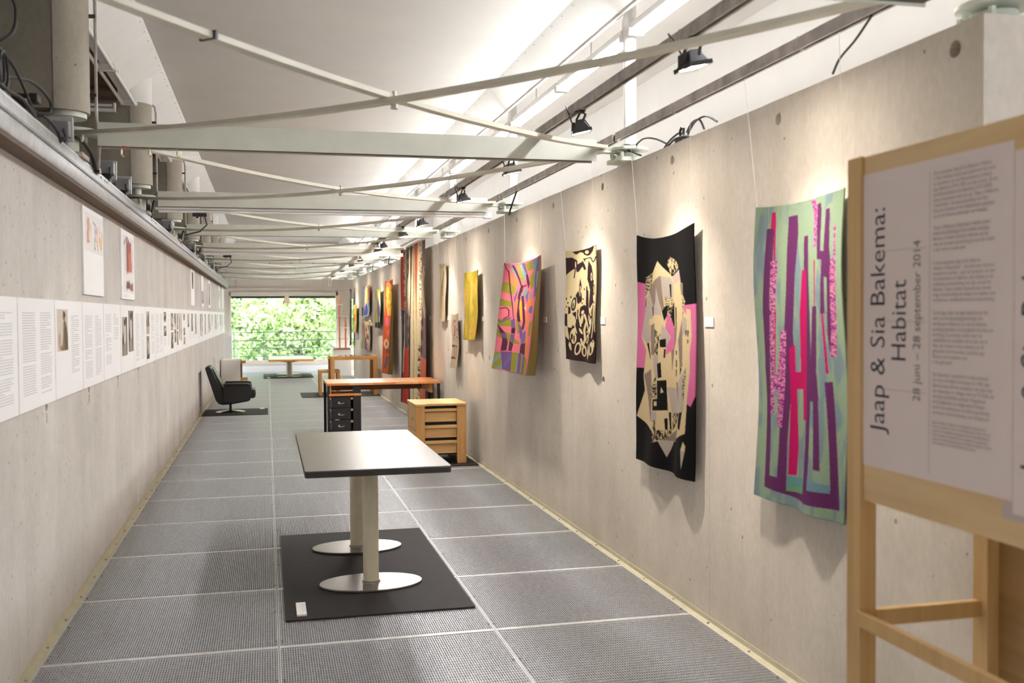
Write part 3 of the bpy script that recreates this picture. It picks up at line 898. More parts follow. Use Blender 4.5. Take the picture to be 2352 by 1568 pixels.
# long desk with black legs and drawer block
dk = thing('writing_desk', (1.46, 13.46, 0.0), 'long narrow desk with orange wood top, black legs and black drawers', 'desk')
for k in range(5):
    x0 = 0.732 + 0.2926 * k
    MB().box(x0, x0 + 0.2924, 13.03, 13.90, 0.722, 0.75).build('top_plank', [BEECH, wood('beech_pale', (214, 152, 98), (232, 176, 122), 'x', 7, 0.28)][k % 2], dk)
for (x, y) in ((0.752, 13.06), (0.752, 13.86), (2.172, 13.06), (2.172, 13.86)):
    MB().box(x - 0.018, x + 0.018, y - 0.022, y + 0.022, 0.0, 0.722).build('leg', BLACKP, dk, bevel=0.002)
MB().box(0.79, 2.10, 13.80, 13.825, 0.605, 0.722).build('rear_apron', BEECHD, dk)
MB().box(2.06, 2.10, 13.10, 13.80, 0.60, 0.722).build('side_apron', OAKX, dk)
MB().box(0.757, 0.784, 13.045, 13.50, 0.615, 0.722).build('shelf_upright', BEECH, dk, bevel=0.002)
MB().box(0.757, 1.168, 13.035, 13.50, 0.586, 0.615).build('shelf', BEECH, dk, bevel=0.003)
MB().box(1.06, 1.162, 13.06, 13.08, 0.615, 0.722).build('black_panel', BLACKP, dk)
MB().box(1.062, 1.162, 13.045, 13.50, 0.05, 0.586).build('drawer_side', BLACKP, dk, bevel=0.002)
MB().box(0.765, 1.062, 13.40, 13.42, 0.05, 0.586).build('back_panel', BLACKP, dk)
for q, zt_ in enumerate((0.575, 0.428, 0.278)):
    dr = MB().box(0.79, 1.032, 13.045, 13.39, zt_ - 0.140, zt_).build('drawer', BLACKP, dk, bevel=0.003)
    zc = zt_ - 0.075
    pill = [(0.908 + sx * 0.026 + 0.014 * math.cos(t), zc + 0.014 * math.sin(t)) for sx, rg in ((1, range(-4, 5)), (-1, range(4, 13))) for t in [PI / 8 * k for k in rg]]
    MB().prism(pill, 'y', 13.0435, 13.046).build('handle_slot', GREYL, dr)
    MB().prism([(0.908 + (x - 0.908) * 0.7 + 0.010, zc + (z - zc) * 0.75 + 0.004) for x, z in pill], 'y', 13.0425, 13.0437).build('slot_shadow', BLACK, dr)
    for x in (0.770, 1.046):
        MB().box(x - 0.012, x + 0.012, 13.040, 13.39, zt_ - 0.034, zt_ - 0.008).build('runner', BEECH, dk)
MB().box(0.83, 0.885, 13.0430, 13.0440, 0.281, 0.2865).build('label_strip', CARD, dk)
MB().lathe([(0.04, 0.615), (0.055, 0.625), (0.05, 0.632)], (0.97, 13.2, 0), 20).build('shelf_tray', STEELB, dk)

# oak frame table and stool
mat_rect(0.655, 2.195, 20.2, 21.46, 'dark brown black mat under the oak frame table and stool')
ok = thing('frame_table', (1.69, 20.85, 0.01), 'tall oak frame table with dark glass top', 'table')
for (x, y) in ((1.262, 20.46), (2.118, 20.46), (1.262, 21.2), (2.118, 21.2)):
    MB().box(x - 0.04, x + 0.04, y - 0.04, y + 0.04, 0.0105, 0.795).build('leg', OAK, ok, bevel=0.003)
for y in (20.46, 21.2):
    MB().box(1.302, 2.078, y - 0.036, y + 0.036, 0.722, 0.795).build('long_rail', OAKX, ok, bevel=0.002)
for x in (1.262, 2.118):
    MB().box(x - 0.036, x + 0.036, 20.5, 21.16, 0.722, 0.795).build('short_rail', OAK, ok, bevel=0.002)
MB().box(1.30, 2.08, 20.497, 21.163, 0.785, 0.797).build('glass_top', GLTOP, ok)
st = thing('frame_stool', (1.21, 20.78, 0.01), 'low oak frame stool beside the tall oak table', 'stool')
for (x, y) in ((1.03, 20.59), (1.39, 20.59), (1.03, 20.97), (1.39, 20.97)):
    MB().box(x - 0.028, x + 0.028, y - 0.028, y + 0.028, 0.0105, 0.515).build('leg', OAK, st, bevel=0.002)
for y in (20.59, 20.97):
    MB().box(1.058, 1.362, y - 0.026, y + 0.026, 0.46, 0.515).build('rail', OAKX, st, bevel=0.002)
for x in (1.03, 1.39):
    MB().box(x - 0.026, x + 0.026, 20.618, 20.942, 0.46, 0.515).build('rail', OAKX, st, bevel=0.002)
MB().box(1.056, 1.364, 20.616, 20.944, 0.500, 0.512).build('seat_panel', OAKX, st)

# black swivel armchair
mat_rect(-1.045, 0.0, 16.97, 18.10, 'black mat under the black leather swivel chair')
floor_card(-0.098, 17.98, 0.075, 0.17, 'white caption card on the mat of the swivel chair', False)
ch = thing('swivel_chair', (-0.61, 17.5, 0.01), 'black leather swivel armchair on a round steel foot', 'chair')
MB().lathe([(0.24, 0.0105), (0.24, 0.020), (0.20, 0.030), (0.08, 0.043), (0.03, 0.055)], (-0.61, 17.5, 0), 40).build('disc_foot', CHROME, ch)
MB().cyl((-0.61, 17.5, 0.05), (-0.61, 17.5, 0.17), 0.021, n=20).build('stem', BLACK, ch)
shell = [(-0.995, 0.755), (-0.985, 0.785), (-0.95, 0.795), (-0.91, 0.785), (-0.88, 0.74), (-0.76, 0.46), (-0.69, 0.31), (-0.66, 0.27), (-0.29, 0.30), (-0.28, 0.225), (-0.33, 0.205), (-0.58, 0.165), (-0.72, 0.155), (-0.785, 0.175), (-0.83, 0.23), (-0.90, 0.45)]
MB().prism(shell, 'y', 17.20, 17.80).build('shell', LEATHER, ch, bevel=0.025, seg=3)
MB().prism([(-0.885, 0.765), (-0.86, 0.745), (-0.66, 0.34), (-0.69, 0.31), (-0.75, 0.42)], 'y', 17.23, 17.77).build('back_cushion', LEATHER, ch, bevel=0.012, seg=3)
MB().prism([(-0.68, 0.30), (-0.67, 0.36), (-0.26, 0.405), (-0.205, 0.39), (-0.195, 0.30), (-0.21, 0.255), (-0.28, 0.25)], 'y', 17.27, 17.73).build('seat_cushion', LEATHER, ch, bevel=0.02, seg=3)
for (y0, y1) in ((17.15, 17.26), (17.74, 17.85)):
    MB().prism([(-0.725, 0.20), (-0.70, 0.49), (-0.285, 0.485), (-0.262, 0.45), (-0.268, 0.27), (-0.30, 0.225), (-0.55, 0.18)], 'y', y0, y1).build('side_panel', LEATHER, ch, bevel=0.012, seg=3)
    MB().prism([(-0.715, 0.485), (-0.69, 0.512), (-0.34, 0.512), (-0.275, 0.495), (-0.268, 0.47), (-0.70, 0.475)], 'y', y0 - 0.02, y1 + 0.02).build('arm_pad', LEATHER, ch, bevel=0.010, seg=3)

# white cabinet behind the chair
wc = thing('white_cabinet', (-0.81, 24.9, 0.0), 'white cabinet behind the swivel chair with wooden rails sticking out', 'cabinet')
MB().box(-1.06, -0.62, 24.6, 25.3, 0.02, 0.585).build('body', WHITEL, wc, bevel=0.004)
MB().box(-0.62, -0.59, 24.62, 25.28, 0.02, 0.56).build('dark_back', BEECHD, wc)
MB().box(-0.62, -0.50, 24.60, 24.70, 0.50, 0.565).build('upper_rail', BEECH, wc, bevel=0.003)
MB().box(-0.62, -0.46, 24.60, 24.70, 0.10, 0.17).build('lower_rail', OAKX, wc, bevel=0.003)
MB().box(-1.06, -0.62, 24.62, 25.28, 0.0, 0.02).build('plinth', BEECHD, wc)

# white pedestal by the window, left
pl = thing('plinth', (-1.13, 28.9, 0.0), 'narrow white plinth at the left end of the window', 'plinth')
MB().box(-1.32, -0.945, 28.7, 29.1, 0.0, 1.05).build('body', WHITEL, pl, bevel=0.003)
MB().box(-1.33, -0.935, 28.69, 29.11, 1.05, 1.075).build('cap', WHITET, pl, bevel=0.003)

# low pedestal table in front of the window
mat_rect(-0.106, 1.17, 26.62, 28.82, 'black mat under the low white table in front of the window')
floor_card(0.03, 26.86, 0.08, 0.20, 'white caption card on the mat by the window', False)
pt = thing('low_table', (0.56, 27.6, 0.01), 'low white topped table with ochre edge in front of the window', 'table')
MB().prism(rrect(0.03, 1.165, 26.45, 28.75, 0.03), 'z', 0.448, 0.492).build('edge_band', YEDGE, pt, bevel=0.004)
MB().prism(rrect(0.034, 1.161, 26.454, 28.746, 0.03), 'z', 0.492, 0.497).build('table_top', WHITET, pt)
for y in (27.15, 28.2):
    MB().prism(ell(0.56, y, 0.32, 0.2), 'z', 0.0105, 0.026).build('oval_foot', STEELB, pt, bevel=0.003)
    MB().cyl((0.56, y, 0.026), (0.56, y, 0.42), 0.070, n=32).build('column', CREAMC, pt)
    MB().hexa([(0.14, y - 0.03, 0.440), (0.49, y - 0.03, 0.395), (0.49, y + 0.03, 0.395), (0.14, y + 0.03, 0.440), (0.14, y - 0.03, 0.448), (0.49, y - 0.03, 0.448), (0.49, y + 0.03, 0.448), (0.14, y + 0.03, 0.448)]).build('bracket', BLACKP, pt)
    MB().hexa([(0.63, y - 0.03, 0.395), (0.98, y - 0.03, 0.440), (0.98, y + 0.03, 0.440), (0.63, y + 0.03, 0.395), (0.63, y - 0.03, 0.448), (0.98, y - 0.03, 0.448), (0.98, y + 0.03, 0.448), (0.63, y + 0.03, 0.448)]).build('bracket', BLACKP, pt)
    MB().box(0.49, 0.63, y - 0.07, y + 0.07, 0.42, 0.448).build('head_plate', BLACKP, pt)

# white plinth with the wooden tower model
p2 = thing('model_plinth', (1.95, 27.7, 0.0), 'white plinth carrying the wooden tower model, right of the window', 'plinth')
MB().box(1.72, 2.195, 27.35, 28.0, 0.0, 0.665).build('body', WHITEL, p2, bevel=0.003)
MB().box(1.71, 2.20, 27.34, 28.01, 0.665, 0.69).build('cap', WHITEL, p2, bevel=0.003)
tw = thing('tower_model', (1.96, 27.6, 0.69), 'orange wooden tower model with white rods on the white plinth', 'model')
MB().box(1.74, 2.18, 27.40, 27.95, 0.69, 0.728).build('base_board', wood('red_wood', (150, 82, 56), (172, 98, 68), 'x', 7), tw, bevel=0.002)
for (x, y, z1) in ((1.895, 27.5, 2.16), (2.056, 27.5, 1.56)):
    MB().box(x - 0.022, x + 0.022, y - 0.022, y + 0.022, 0.728, z1).build('mast', ORANGEW, tw, bevel=0.002)
for (z, xa, xb) in ((1.90, 1.84, 1.99), (1.585, 1.80, 2.12), (1.28, 1.90, 2.16), (0.98, 1.86, 2.13)):
    for yy in (27.465, 27.535):
        MB().cyl((xa, yy, z), (xb, yy, z), 0.008, n=8).build('rod', WHITEP if z != 0.98 else ORANGEW, tw)
    MB().cyl((xa + .01, 27.46, z), (xa + .01, 27.54, z), 0.008, n=8).cyl((xb - .01, 27.46, z), (xb - .01, 27.54, z), 0.008, n=8).build('rod', WHITEP, tw)
zz = [(2.07, 1.56), (2.16, 1.30), (2.085, 1.12), (2.17, 0.95), (2.09, 0.74)]
for a, b in zip(zz, zz[1:]):
    MB().cyl((a[0], 27.56, a[1]), (b[0], 27.56, b[1]), 0.009, n=8).build('zigzag_rod', WHITEP, tw)
for a, b in (((1.99, 1.90), (1.915, 1.60)), ((1.84, 1.28), (1.80, 1.585)), ((1.88, 0.99), (1.84, 1.2))):
    MB().cyl((a[0], 27.56, a[1]), (b[0], 27.56, b[1]), 0.006, n=6).build('zigzag_rod', WHITEP, tw)

# paper bird hanging from the ceiling in front of the window
hg = thing('hanging_bird', (0.545, 29.5, 2.05), 'beige folded paper bird hanging in the window', 'ornament')
bm_ = MB()
rings = [(2.205, 0.012, 0.0), (2.17, 0.055, 0.0), (2.11, 0.085, 0.005), (2.04, 0.10, 0.012), (1.975, 0.088, 0.02), (1.945, 0.03, 0.02)]
vs = []; n_ = 12
for (z, r, dx) in rings:
    for k in range(n_):
        t = 2 * PI * k / n_
        vs.append((0.555 + dx + r * math.cos(t) * (1.0 if k % 2 else 0.82), 29.5 + 0.6 * r * math.sin(t), z))
fs = [(r * n_ + k, r * n_ + (k + 1) % n_, (r + 1) * n_ + (k + 1) % n_, (r + 1) * n_ + k) for r in range(len(rings) - 1) for k in range(n_)]
fs += [tuple(range(n_)), tuple((len(rings) - 1) * n_ + k for k in range(n_))]
bm_.add(vs, fs).build('body', plain('beige_paper', (232, 206, 174), 0.8, noise=0.1, scale=20), hg, smooth=False)
MB().hexa([(0.50, 29.49, 2.10), (0.52, 29.49, 2.08), (0.50, 29.51, 2.06), (0.48, 29.51, 2.08), (0.44, 29.49, 1.92), (0.46, 29.49, 1.93), (0.445, 29.51, 1.93), (0.43, 29.51, 1.92)]).build('tail', plain('brown_paper', (120, 104, 84), 0.8), hg)
MB().cyl((0.555, 29.5, 2.20), (0.555, 29.5, 3.76), 0.0012, n=4).build('thread', THREAD, hg)

# steel rods hanging from the last beam, and a strut left
for (nm, x, lab) in (('hanging_strut', -0.80, 'thin dark strut hanging at the left below the last beam'), ):
    o = thing(nm, (x, 27.45, 2.4), lab, 'strut')
    MB().hexa([(x - 0.012, 27.43, 2.28), (x + 0.012, 27.43, 2.28), (x + 0.012, 27.46, 2.28), (x - 0.012, 27.46, 2.28), (x + 0.02, 27.43, 2.57), (x + 0.045, 27.43, 2.57), (x + 0.045, 27.46, 2.57), (x + 0.02, 27.46, 2.57)]).build('bar', RAILM, o)
o = thing('rod_bundle', (1.64, 27.32, 2.4), 'bundle of three dark rods hanging right below the last beam', 'rods')
for q in range(3):
    MB().cyl((1.605 + 0.035 * q, 27.32, 2.38 + 0.015 * (q != 1)), (1.605 + 0.035 * q, 27.32, 2.702), 0.010, n=8).build('rod', RAILM, o)

# ================================================================== SIGN STAND (front right)
sg = thing('sign_stand', (1.90, 2.3, 0.0), 'pale wooden sign stand with printed sheets at the near end of the right wall', 'sign')
MB().box(1.690, 1.745, 2.636, 2.705, 0.0, 2.073).build('post', PINE, sg, bevel=0.002)
MB().box(2.100, 2.185, 2.600, 2.665, 0.0, 2.073).build('post', PINE, sg, bevel=0.002)
MB().box(1.690, 1.745, 1.20, 1.269, 0.0, 2.073).build('post', PINE, sg, bevel=0.002)
MB().box(2.100, 2.185, 1.20, 1.265, 0.0, 2.073).build('post', PINE, sg, bevel=0.002)
MB().box(1.700, 1.716, 1.269, 2.634, 1.066, 2.072).build('front_board', PLY, sg, bevel=0.0015)
MB().box(2.140, 2.156, 1.265, 2.600, 0.10, 2.072).build('back_board', PLYD, sg)
MB().box(1.686, 1.706, 1.20, 2.65, 0.690, 0.736).build('long_rail', PINE, sg, bevel=0.002)
MB().box(1.745, 2.10, 2.630, 2.655, 0.688, 0.738).build('cross_rail', PINE, sg, bevel=0.002)
sh = MB().box(1.6985, 1.6998, 2.022, 2.634, 1.172, 2.018).build('printed_sheet', plain('sheet_paper', (226, 211, 207), 0.7, noise=0.015, scale=3), sg)
sh2 = MB().box(1.6985, 1.6998, 1.40, 2.019, 1.143, 1.993).build('printed_sheet', MATS['sheet_paper'], sg)
MB().box(1.6990, 1.6999, 1.40, 2.055, 1.126, 1.166).build('paper_strip', plain('grey_strip', (192, 178, 176), 0.7, noise=0.02), sg)


def text_mesh(body, line=1.0):
    cu = bpy.data.curves.new('lettering', 'FONT')
    cu.body = body; cu.size = 1.0; cu.offset = -0.003; cu.resolution_u = 3; cu.space_line = line
    o = bpy.data.objects.new('lettering', cu); COL.objects.link(o)
    dg = bpy.context.evaluated_depsgraph_get()
    me = bpy.data.meshes.new_from_object(o.evaluated_get(dg))
    bpy.data.objects.remove(o)
    v = np.empty(len(me.vertices) * 3); me.vertices.foreach_get('co', v)
    return me, v.reshape(-1, 3)


def put_text(body, parent, mat, ax, ay, org, w=None, h=None, hline=None, line=1.0, x=1.6982, name='lettering'):
    """lay text on the plane X=x: text-right = ax, text-up = ay (in Y,Z); box origin at lower left"""
    me, v = text_mesh(body, line)
    mn, mx_ = v.min(0), v.max(0)
    sx = w / (mx_[0] - mn[0])
    sy = h / (mx_[1] - mn[1]) if h else sx
    tx = (v[:, 0] - mn[0]) * sx; ty = (v[:, 1] - mn[1]) * sy
    co = np.empty_like(v)
    co[:, 0] = x
    co[:, 1] = org[0] + tx * ax[0] + ty * ay[0]
    co[:, 2] = org[1] + tx * ax[1] + ty * ay[1]
    off = Vector((0, 0, 0)); p = parent
    while p is not None:
        off += Vector(p.location); p = p.parent
    co -= np.array(off)
    me.vertices.foreach_set('co', co.ravel())
    me.materials.clear(); me.materials.append(mat); me.update()
    o = bpy.data.objects.new(name, me); COL.objects.link(o); o.parent = parent
    return o


INKS = plain('sign_ink', (36, 30, 44), 0.8, noise=0)
INKG = plain('sign_small_ink', (104, 92, 100), 0.8, noise=0)
UPR = dict(ax=(0, 1), ay=(1, 0))      # reads from bottom to top
LEV = dict(ax=(-1, 0), ay=(0, 1))
for shp, dy, dz, first in ((sh, 0, 0, True), (sh2, -0.602, -0.03, False)):
    put_text('Jaap & Sia Bakema:', shp, INKS, org=(2.505 + dy, 1.272 + dz), w=0.642, h=0.093, **UPR)
    put_text('Habitat', shp, INKS, org=(2.430 + dy, 1.485 + dz), w=0.222, h=0.066, **UPR)
    put_text('28 juni – 28 september 2014', shp, INKS, org=(2.358 + dy, 1.378 + dz), w=0.432, h=0.041, **UPR)
    m = MB()
    for z in (1.79, 1.593, 1.401):
        m.box(1.6980, 1.6984, 2.345 + dy, 2.555 + dy, z + dz - 0.0006, z + dz + 0.0006)
    m.box(1.6980, 1.6984, 2.3285 + dy, 2.3297 + dy, 1.19 + dz, 1.985 + dz)
    m.build('fine_lines', plain('line_ink', (150, 140, 146), 0.8, noise=0) if first else MATS['line_ink'], shp)
PARAS = [
    ("De presentatie 'Jaap & Sia Bakema: Habitat'\nin Een Paviljoen biedt een beeld van het werk\nen leefmilieu van de Rotterdamse architect\nJaap Bakema (1914-1981) en zijn vrouw, Sia en\ntextielkunstenares Sia Bakema (1915-2003).\nDeze presentatie sluit aan op 'Open: A Bakema\nCelebration', de tentoonstelling van Het\nNieuwe Instituut in het Nederlands paviljoen\nop de Architectuurbiennale van Veneti\u00eb.", 1.860, 1.985, .242),
    ("'Open: A Bakema Celebration' belicht zowel\nideeën als publieksgerichte werken van Jaap\nBakema, en biedt kritische reflecties op het\nidee van de open samenleving en wat dat heden\nin zijn werk en onderzoek.", 1.773, 1.843, .230),
    ("In de presentatie 'Jaap & Sia Bakema:\nHabitat in Rotterdam' – de stad waar hij jaren\nwoonde en werkte – gaat de aandacht uit naar\nde presentaties en Bakema, zijn habitat en de\nartistieke samenwerking met zijn vrouw Sia\nBakema. Tussen beiden bestond een nauwe\nlange wisselwerking van ideeën en idealen over\narchitectuur, beeldende kunst en samenleving.", 1.642, 1.751, .236),
    ("Zij droegen ieder op eigen wijze bij aan het\nwerk van Architectengemeenschap Van\nden Broek en Bakema. Zo was Sia Bakema\njarenlang betrokken bij het gebied van kleur en\ninrichting. Zij ontwierp onder meer de\nwandkleden en meubelen die te zien zijn in\nHaar zijn verwant in het ontwerp van de\ngebouwen van het bureau, ontwierp Jaap\nBakema ook meubelen voor\nin de gebouwen.", 1.480, 1.621, .226),
    ("Een bijzondere meubelstuk in deze presenta-\ntie is een schrijftafel met laatjes uit 1946. Jaap\nBakema bezat zelf een exemplaar van deze voor\nzijn ontwerpen en colleges voor de TU Delft zijn\nvan deze schrijftafels ontstaan. Fragmenten\nuit de dagboeken en zelfgemaakte filmpjes\ntonen hoe architectuur en habitat gaandeweg\nverweven in het familieleven van de Bakema's.", 1.351, 1.460, .232),
    ("Jaap & Sia Bakema: Habitat is tot stand gekomen dankzij bruik-\nlenen van de familie en dank is verschuldigd aan de makers. En voor\ngenomen. De wandkleden zijn gemaakt door de textielkunstenares\nen de meubelen zijn uitgevoerd in de werkplaats. Vormgeving en\nopbouw van deze presentatie: Jaap en Sia Bakema Habitat commissie\nen verzorging in en rond het Rotterdamse instituut.", 1.270, 1.333, .224)]
for body, z0, z1, w in PARAS:
    put_text(body, sh, INKG, org=(2.3155, z0), w=w, h=z1 - z0, **LEV)

# ================================================================== PAINTED PATTERNS (print and felt)
def inpoly(px, py, pts):
    c = np.zeros(px.shape, bool)
    n = len(pts); j = n - 1
    for i in range(n):
        xi, yi = pts[i]; xj, yj = pts[j]
        if yi != yj:
            c ^= ((yi > py) != (yj > py)) & (px < (xj - xi) * (py - yi) / (yj - yi) + xi)
        j = i
    return c


def vnoise(x, y, seed):
    r = np.random.default_rng(seed).random((64, 64))
    xi = np.floor(x).astype(int); yi = np.floor(y).astype(int)
    fx = x - xi; fy = y - yi
    fx = fx * fx * (3 - 2 * fx); fy = fy * fy * (3 - 2 * fy)
    g = lambda a, b: r[a % 64, b % 64]
    return (g(xi, yi) * (1 - fx) + g(xi + 1, yi) * fx) * (1 - fy) + (g(xi, yi + 1) * (1 - fx) + g(xi + 1, yi + 1) * fx) * fy


def homog(quad):
    """unit square (TL,TR,BR,BL; v down) -> quad"""
    src = [(0, 0), (1, 0), (1, 1), (0, 1)]
    A = []; B = []
    for (x, y), (u, v) in zip(src, quad):
        A.append([x, y, 1, 0, 0, 0, -u * x, -u * y]); B.append(u)
        A.append([0, 0, 0, x, y, 1, -v * x, -v * y]); B.append(v)
    h = np.linalg.solve(np.array(A, float), np.array(B, float))
    return np.append(h, 1).reshape(3, 3)


def paint(quad, base, shapes, nu, nv, ss=2):
    """colour every vertex of a (nu x nv) cloth grid"""
    Hm = homog(quad)
    out = np.zeros((nv, nu, 3))
    for a in range(ss):
        for b in range(ss):
            u = (np.arange(nu) + (a + 0.5) / ss - 0.5) / (nu - 1)
            v = (np.arange(nv) + (b + 0.5) / ss - 0.5) / (nv - 1)
            U, V = np.meshgrid(u, v)
            wq = Hm[2, 0] * U + Hm[2, 1] * V + Hm[2, 2]
            X = (Hm[0, 0] * U + Hm[0, 1] * V + Hm[0, 2]) / wq
            Y = (Hm[1, 0] * U + Hm[1, 1] * V + Hm[1, 2]) / wq
            img = np.empty(U.shape + (3,))
            if callable(base): img[:] = base(X, Y, U, V)
            else: img[:] = s2l(base)
            for s in shapes:
                if s[0] == 'P':
                    img[inpoly(X, Y, s[2])] = s2l(s[1])
                elif s[0] == 'E':
                    _, col, cx, cy, rx, ry, rot = s
                    c_, s_ = math.cos(rot), math.sin(rot)
                    dx, dy = X - cx, Y - cy
                    q = ((dx * c_ + dy * s_) / rx) ** 2 + ((-dx * s_ + dy * c_) / ry) ** 2 < 1
                    img[q] = s2l(col)
                elif s[0] == 'S':      # scribbled stripes of two colours inside an outline
                    _, ca, cb, pts, fx, fy, sd = s
                    q = inpoly(X, Y, pts)
                    nn = vnoise(X * fx + vnoise(X * .07, Y * .07, sd) * 2, Y * fy + vnoise(X * .09, Y * .09, sd + 1), sd + 2) > 0.5
                    img[q & nn] = s2l(ca); img[q & ~nn] = s2l(cb)
                elif s[0] == 'L':      # thick polyline
                    _, col, pts, w = s
                    d = np.full(X.shape, 1e9)
                    for (x0, y0), (x1, y1) in zip(pts, pts[1:]):
                        ll = (x1 - x0) ** 2 + (y1 - y0) ** 2 + 1e-9
                        t = np.clip(((X - x0) * (x1 - x0) + (Y - y0) * (y1 - y0)) / ll, 0, 1)
                        d = np.minimum(d, (X - x0 - t * (x1 - x0)) ** 2 + (Y - y0 - t * (y1 - y0)) ** 2)
                    img[d < (w / 2) ** 2] = s2l(col)
                elif s[0] == 'F':
                    img = s[1](img, X, Y, U, V)
            out += img
    return out / ss ** 2


def grid_mesh(name, P, colors, mat, parent=None, solid=0.0):
    """P: (nv,nu,3) positions"""
    nv, nu = P.shape[:2]
    off = np.zeros(3); p = parent
    while p is not None:
        off += np.array(p.location); p = p.parent
    idx = np.arange(nv * nu).reshape(nv, nu)
    f = np.stack([idx[:-1, :-1], idx[1:, :-1], idx[1:, 1:], idx[:-1, 1:]], -1).reshape(-1, 4)
    me = bpy.data.meshes.new(name)
    me.vertices.add(nv * nu); me.vertices.foreach_set('co', (P.reshape(-1, 3) - off).ravel())
    me.loops.add(f.size); me.loops.foreach_set('vertex_index', f.ravel())
    me.polygons.add(len(f)); me.polygons.foreach_set('loop_start', np.arange(len(f)) * 4)
    me.polygons.foreach_set('use_smooth', np.ones(len(f), bool))
    me.update(calc_edges=True)
    at = me.color_attributes.new('pattern', 'FLOAT_COLOR', 'POINT')
    at.data.foreach_set('color', np.concatenate([colors.reshape(-1, 3), np.ones((nv * nu, 1))], 1).ravel())
    me.materials.append(mat)
    o = bpy.data.objects.new(name, me); COL.objects.link(o)
    if parent is not None: o.parent = parent
    if solid:
        md = o.modifiers.new('thickness', 'SOLIDIFY'); md.thickness = solid; md.offset = 0
    return o

# ================================================================== WALL HANGINGS
BACKING = plain('jute_backing', (150, 122, 72), 0.95, noise=0.12, scale=90, bump=0.2)


def hanging(label, c, quad, base, shapes, nu, nv, xt=2.165, xb=2.165, sag=0.02, wave=0.010, seed=0, wires=True, fold=None, bulge=0.0, botw=0.012, wire_top=(2.16, 2.70)):
    """c = Y,Z of TL,TR,BR,BL (left = far end)"""
    (a, b, d, e) = [np.array(q, float) for q in c]
    u = np.linspace(0, 1, nu)[None, :, None]; v = np.linspace(0, 1, nv)[:, None, None]
    YZ = a * (1 - u) * (1 - v) + b * u * (1 - v) + d * u * v + e * (1 - u) * v
    U = np.broadcast_to(u[..., 0], (nv, nu)); V = np.broadcast_to(v[..., 0], (nv, nu))
    YZ = YZ.copy()
    YZ[..., 1] -= sag * 4 * U * (1 - U) * (1 - V) ** 3
    X = xt + (xb - xt) * V
    if not fold:            # corner measures were taken 2.14 m from the hall axis
        k = (X / 2.14)[..., None]
        YZ = np.concatenate([YZ[..., :1] * k, 1.62 + (YZ[..., 1:] - 1.62) * k], -1)
    rs = np.random.default_rng(seed)
    ph = rs.random(6) * 6.28
    X = X - wave * np.sin(2.2 * 2 * PI * U + ph[0] + 0.8 * V) * (0.35 + 0.65 * V) - 0.5 * wave * np.sin(9 * V + ph[1]) * np.abs(2 * U - 1) ** 2
    X = X - botw * np.sin(1.7 * 2 * PI * U + ph[2]) * V ** 4 - 0.010 * V ** 8
    X = X - bulge * 4 * U * (1 - U) * (1 - V) ** 2
    YZ[..., 0] += 0.012 * np.sin(7 * V + ph[3]) * np.where(U < .5, 1 - 2 * U, 2 * U - 1)
    X = np.minimum(X, 2.222)
    P = np.concatenate([X[..., None], YZ], -1)
    o = thing('wall_hanging', (float(P[0, nu // 2, 0]), float((a[0] + b[0]) / 2), float(a[1])), label, 'tapestry')
    col = paint(quad, base, shapes, nu, nv) * 0.57
    grid_mesh('cloth', P, col, CLOTH, o, 0.006)
    if fold:
        n2 = 10
        ed = P[:, -1, :]
        tgt = ed.copy()
        tt = np.linspace(0, 1, nv)
        tgt[:, 0] = ed[:, 0] + 0.004 + fold * tt ** 0.8
        tgt[:, 1] = ed[:, 1] - 0.03 * tt
        Q = np.stack([ed * (1 - s) + tgt * s + np.array([0, -0.02 * math.sin(PI * s), 0]) * tt[:, None] for s in np.linspace(0, 1, n2)], 1)
        mcol = np.broadcast_to(np.array(s2l((112, 92, 52))), Q.shape).copy()
        grid_mesh('folded_edge', Q, mcol, CLOTH, o, 0.005)
    if wires:
        for k in (2, nu - 3):
            p = P[0, k]
            MB().cyl((p[0], p[1], p[2] - 0.01), (wire_top[0], p[1] + (0.05 if k == 2 else -0.03), wire_top[1]), 0.0009, n=4).build('hanging_thread', THREAD, o)
    return o


# 1: blue green cloth with purple and magenta strokes
PU, MG, PK = (112, 52, 106), (206, 22, 104), (238, 150, 184)


def base1(X, Y, U, V):
    n = vnoise(X / 26, Y / 120, 3) * .6 + vnoise(X / 10, Y / 60, 4) * .4
    a = np.array(s2l((136, 156, 164))); b = np.array(s2l((158, 180, 154)))
    w = np.clip((n - .45) * 5 + .5, 0, 1)[..., None]
    return a * (1 - w) + b * w


